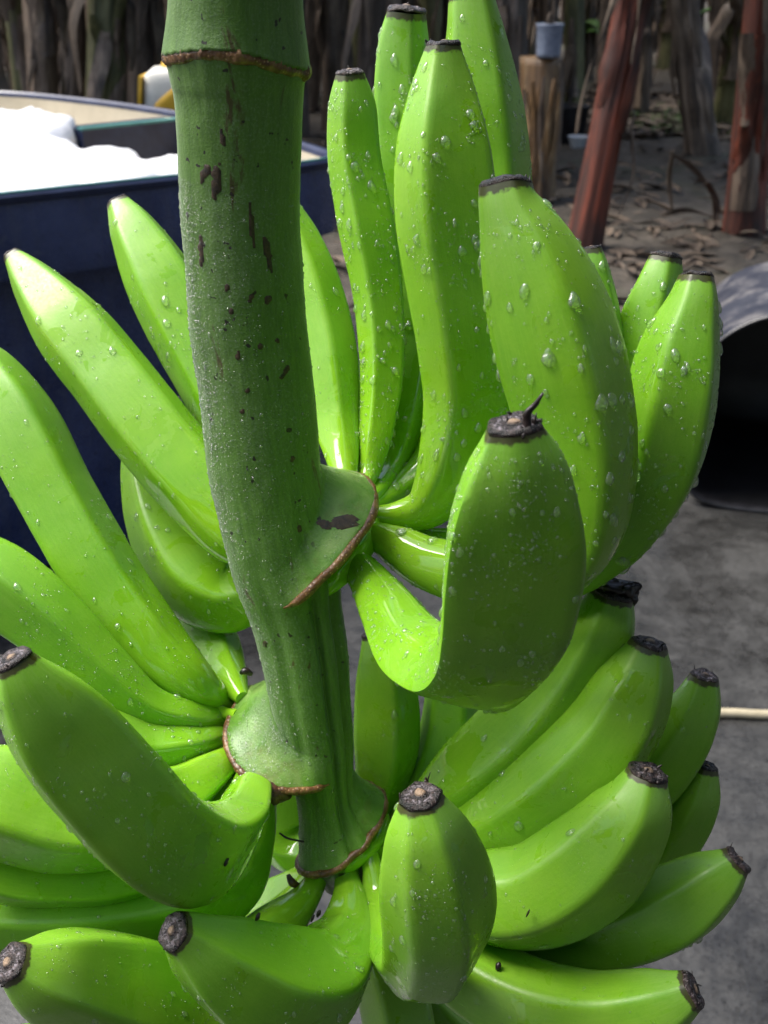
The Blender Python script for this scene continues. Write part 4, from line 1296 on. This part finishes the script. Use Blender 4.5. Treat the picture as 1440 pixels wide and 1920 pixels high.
for q, (px, py, h_, lab) in enumerate(((1062, 150, .45, 'young green sucker plant between the stump and the leaning stem'), (1150, 95, .6, 'young green sucker plant behind the leaning red stem'),
                                       (262, 150, .5, 'young green sucker plant behind the tub, left of the jug'), (700, 170, .4, 'young green sucker plant behind the slender banana'), (1385, 150, .5, 'young green sucker plant behind the right red stem'))):
    g = G(px, py)
    o = empty('young_plant', (g[0], g[1], float(gz(g[0], g[1]))))
    tag(o, lab, 'plant', 'young banana suckers')
    v, f = pseudostem(h_, .035, .02, 700 + q)
    mesh_np('trunk', v, f, M_TR['green'], o)
    v, f = leaf_crown(0.0, 720 + q, 5)
    mesh_np('crown', v * 0.36 + np.array([0, 0, h_ * .95]), f, M_LEAF, o)

# unseen plants with dense crowns, added to shade the right and the viewer's back
for x_, y_ in ((1.9, 0.5), (2.6, 1.9), (2.1, -0.7), (3.3, 3.3), (1.2, -1.8), (0.1, -2.3), (-1.2, -2.6), (3.2, 0.9), (3.0, -1.6), (0.9, -3.4), (-0.6, -3.8), (2.2, -3.0), (-2.4, -3.2), (4.2, 2.2)):
    plant((x_, y_, 0), 'brown', 1.9 + 0.5 * rng.random(), 0.12, dense=True, label='unseen banana plant added to shade the bunch', peel=(1, 0.02), dryl=0, group='unseen banana plants added for shade')

# ------------------------------------------------------------------ cut stump with a pale cup on it
sg = G(1003, 372)
sd = sg[1] * CP + CAM_H * SP
st_top = CAM + (P(1012, 108, sd) - CAM) * (sg[1] / P(1012, 108, sd)[1])
stump = empty('cut_stump', (sg[0], sg[1], 0))
tag(stump, 'ochre cut banana stump with flaking sheaths, a pale blue cup on top', 'stump')
sr = 34 * sd / FPX
sh_ = st_top[2]
v, f = pseudostem(sh_, sr * 0.92, sr, 77, lobes=4)
mesh_np('trunk', v, f, M_TR['ochre'], stump)
for q in range(7):
    a_ = -2.9 + q * 0.45
    v, f = sheath(random.uniform(0, .1), sh_ * random.uniform(.75, 1.02), sr * 0.98, a_, 0.55, 300 + q, 0.01)
    mesh_np('sheath', v, f, M_TR['ochre' if q % 3 else 'brown'], stump)
cupo = empty('enamel_cup', (st_top[0] + 14 * sd / FPX, sg[1] - 0.02, sh_ + 0.004))
tag(cupo, 'pale blue cup standing on the ochre cut stump', 'cup')
cr = 23 * sd / FPX
mesh_np('body', *lathe([(cr * .9, 0), (cr * .93, .02), (cr, .16), (cr * 1.08, .172), (cr * 1.08, .18), (cr * .97, .178), (cr * .85, .03)], 28), M_CUP, cupo)
mesh_np('soil_filling', *lathe([(cr * .96, .14), (cr * .6, .175), (cr * .2, .18)], 20), M_SOIL, cupo)
v, f = join([tube([[0.01, 0, .16, .006], [0.02, 0, .22, .008], [0.015, 0.01, .30, .006], [0.03, 0, .42, .003]], 10, 6), tube([[0, 0, .16, .01], [-.01, 0, .2, .014], [0.0, 0, .24, .006]], 8, 6)])
mesh_np('dry_stem', v, f, M_DRYLEAF, cupo)

# small white bowl and black bucket on the ground
bl = G(1084, 278)
bo = mesh_np('enamel_bowl', *lathe([(.05, 0), (.055, .006), (.085, .085), (.09, .09), (.083, .088), (.05, .012)], 28), M_BOWL)
bo.location = (bl[0], bl[1], 0.0); tag(bo, 'small white bowl on the ground behind the leaning red stem', 'bowl')
kl = G(1068, 272)
bk = empty('black_bucket', (kl[0], kl[1] + 0.12, 0))
tag(bk, 'black bucket standing in the shade beside the cut stump', 'bucket')
mesh_np('body', *lathe([(.12, 0), (.125, .01), (.155, .27), (.163, .275), (.163, .285), (.15, .285), (.118, .03)], 30), M_INNER, bk)
v, f = tube([[-.155, 0, .26, .004], [-.13, -.05, .36, .004], [0, -.07, .40, .004], [.13, -.05, .36, .004], [.155, 0, .26, .004]], 20, 6)
mesh_np('handle', v, f, M_BLACK, bk)

# ------------------------------------------------------------------ black drum lying at the right
dg = G(1470, 968)
drum = empty('black_drum', (dg[0], dg[1], 0.006))
tag(drum, 'black plastic drum lying on its side with a dusty speckled shell and open mouth', 'drum')
m = 72
th = np.arange(m) / m * 2 * np.pi
def mouth(w_, h_):
    s_ = np.sin(th)
    x = np.sign(np.cos(th)) * np.abs(np.cos(th)) ** np.where(s_ > 0, 0.85, 0.4) * w_ / 2
    z = np.where(s_ > 0, np.abs(s_) ** 0.95, -np.abs(s_) ** 0.5) * h_ / 2 + h_ / 2
    return x, z
def drum_rows(spec):
    rows = []
    for y_, sc_ in spec:
        x, z = mouth(.60 * sc_, .56 * sc_)
        rows.append(np.column_stack([x, np.full(m, y_), z + (1 - sc_) * .28]))
    return np.vstack(rows), len(spec)
V, n = drum_rows([(0.0, 1.0), (0.03, 1.0), (0.06, .985), (0.2, .985), (0.22, 1.0), (0.24, 1.0), (0.26, .985), (0.55, .96), (0.62, .90), (.63, .5), (.632, .05)])
a_ = math.radians(-14)
mesh_np('shell', rotz(V, a_), grid_faces(n, m), M_DRUM, drum)
V, n = drum_rows([(0.0, 1.0), (-0.012, .995), (-0.014, .975), (0.0, .965), (0.012, .962)])
mesh_np('lip', rotz(V, a_), grid_faces(n, m), M_LIP, drum)
V, n = drum_rows([(0.012, .962), (0.3, .945), (0.55, .92), (.60, .85), (.605, .4), (.606, .05)])
mesh_np('inside', rotz(V, a_), grid_faces(n, m), M_INNER, drum)

# ------------------------------------------------------------------ cream pipe on the concrete
p0, p1 = G(1290, 1351), G(1440, 1350)
dirv = (p1 - p0)
pp = [list(p0 + dirv * t + np.array([0, 0.004 * math.sin(t * 4), 0.0155])) + [0.0095] for t in (0, 0.5, 1, 2, 3.5, 5, 8, 12)]
pipe = empty('water_pipe', (p0[0], p0[1], 0.006))
tag(pipe, 'thin cream coloured pipe lying across the wet concrete', 'pipe')
v, f = tube(pp, 80, 14)
mesh_np('pipe_run', v, f, M_PIPE, pipe, origin=(p0[0], p0[1], 0.006))
v, f = tube([list(p0 + dirv * t + np.array([0, 0, .0155])) + [.0125] for t in (-0.01, 0.05, 0.12)], 8, 14)
mesh_np('coupling', v, f, M_PIPE, pipe, origin=(p0[0], p0[1], 0.006))

# ------------------------------------------------------------------ leaf litter, dry leaves, grass
def curled_leaf(L, W, seed):
    rs = np.random.default_rng(seed)
    n, mm = 9, 5
    V = []
    curl = rs.uniform(.2, 1.2); tw = rs.uniform(-1.2, 1.2)
    for i in range(n):
        t = i / (n - 1)
        ww = W * math.sin(math.pi * (0.05 + 0.92 * t)) ** 0.7
        for j in range(mm):
            u = j / (mm - 1) - 0.5
            y = u * ww; z = abs(u) * ww * curl + 0.25 * L * math.sin(t * 2.6) * rs.uniform(.2, .5) * 0.5
            ca, sa = math.cos(tw * t), math.sin(tw * t)
            V.append(((t - .5) * L, y * ca - z * sa, y * sa + z * ca + 0.01))
    V = np.array(V); V += rs.normal(size=V.shape) * W * 0.03
    V[:, 2] -= V[:, 2].min()
    return V, [grid_faces(n, mm, closed=False)]


LT = [curled_leaf(rng.uniform(.16, .34), rng.uniform(.03, .09), 40 + i) for i in range(14)]


def litter(name, count, xr, yr, keep, smin, smax, label=None):
    parts = []
    for q in range(count):
        x_, y_ = rng.uniform(*xr), rng.uniform(*yr)
        if not keep(x_, y_): continue
        v, f = LT[rng.integers(0, 14)]
        s_ = rng.uniform(smin, smax)
        e = Euler((rng.normal() * .16, rng.normal() * .16, rng.uniform(0, 6.28))).to_matrix()
        v2 = (v * np.array([s_, s_, s_ * 0.5])) @ np.array(e).T + np.array([x_, y_, max(gz(x_, y_), 0.008) + 0.004 + rng.random() * 0.012])
        parts.append((v2, f))
    V, F = join(parts)
    o = mesh_np(name, V, F, M_DRYLEAF)
    return tag(o, label, 'leaves', kind='stuff')


litter('leaf_litter', 1500, (-3, 5), (4.5, 6.1), lambda x, y: (vnoise(np.array([x, y, 0.]), 2.3) > -0.2), .22, .75, 'dry brown leaf litter along the edge of the concrete')
litter('leaf_litter', 5200, (-6, 8), (6.0, 17), lambda x, y: (vnoise(np.array([x, y, 0.]), .8) > (-0.3 if y > 8.5 else 0.1)), .25, .95, 'dry leaf litter lying between the grove stems')
litter('leaf_litter', 900, (1.5, 5), (9.0, 12.5), lambda x, y: True, 0.5, 1.2, 'heap of pale dry leaves beyond the muddy yard')

# hanging dry leaves and ragged bases between the right-hand stems
for q, (pts, w_, lab) in enumerate((
        ([(1255, 285), (1300, 315), (1335, 360), (1350, 400)], .035, 'dry orange-brown leaf stalk arching between two stems'),
        ([(1262, 282), (1258, 340), (1262, 400)], .03, 'short dry leaf stub standing in the mud left of the right stem'),
        ([(1325, 340), (1345, 380), (1342, 425)], .05, 'pale curled dry leaf hanging in front of the right red stem'),
        ([(1240, 405), (1290, 395), (1350, 412), (1400, 430)], .06, 'dark flat dry leaf lying at the foot of the right stem'))):
    D_ = G(1330, 425)[1] - 0.1
    P3 = []
    for (a, b) in pts:
        d_ = D_ * CP + CAM_H * SP
        x = CAM + (P(a, b, d_) - CAM) * (D_ / P(a, b, d_)[1])
        P3.append(x)
    c = catmull(np.array(P3), 14)
    nn = 5
    V = []
    for i in range(14):
        t = i / 13
        ww = w_ * math.sin(math.pi * (0.08 + 0.88 * t)) ** .6
        for j in range(nn):
            u = j / (nn - 1) - .5
            V.append(c[i] + np.array([u * ww, -abs(u) * ww * .8 + .05 * math.sin(t * 3), u * ww * .4 * math.sin(5 * t + q)]))
    V = np.array(V); o0 = V[0].copy()
    o = mesh_np('dry_leaf', V - o0, grid_faces(14, nn, closed=False), M_DRYLEAF); o.location = o0
    sm = o.modifiers.new('thickness', 'SOLIDIFY'); sm.thickness = 0.004
    tag(o, lab, 'leaf', 'dry leaves by the right stems')


def grass(name, count, centers, label):
    parts = []
    for q in range(count):
        cx, cy, sp_ = centers[rng.integers(0, len(centers))]
        x_, y_ = cx + rng.normal() * sp_, cy + rng.normal() * sp_ * .8
        h_ = rng.uniform(.03, .09); a_ = rng.uniform(0, 6.28); l_ = rng.uniform(.3, .9) * h_; w_ = rng.uniform(.003, .007)
        dx, dy = math.cos(a_), math.sin(a_)
        v = np.array([(-dy * w_, dx * w_, 0), (dy * w_, -dx * w_, 0), (dx * l_ * .4 - dy * w_ * .8, dy * l_ * .4 + dx * w_ * .8, h_ * .7), (dx * l_ * .4 + dy * w_ * .8, dy * l_ * .4 - dx * w_ * .8, h_ * .7), (dx * l_, dy * l_, h_)])
        parts.append((v + np.array([x_, y_, float(gz(x_, y_))]), [np.array([(0, 1, 3, 2)]), np.array([(2, 3, 4)])]))
    V, F = join(parts)
    return tag(mesh_np(name, V, F, M_GRASS), label, 'grass', kind='stuff')


g1 = G(1220, 225); g2 = G(1180, 240); g3 = G(1290, 235); g4 = G(1420, 370); g5 = G(1400, 490); g6 = G(1250, 350)
grass('grass', 1100, [(g1[0], g1[1], .3), (g2[0], g2[1], .35), (g3[0], g3[1], .3)], 'patches of short green grass in the muddy yard')
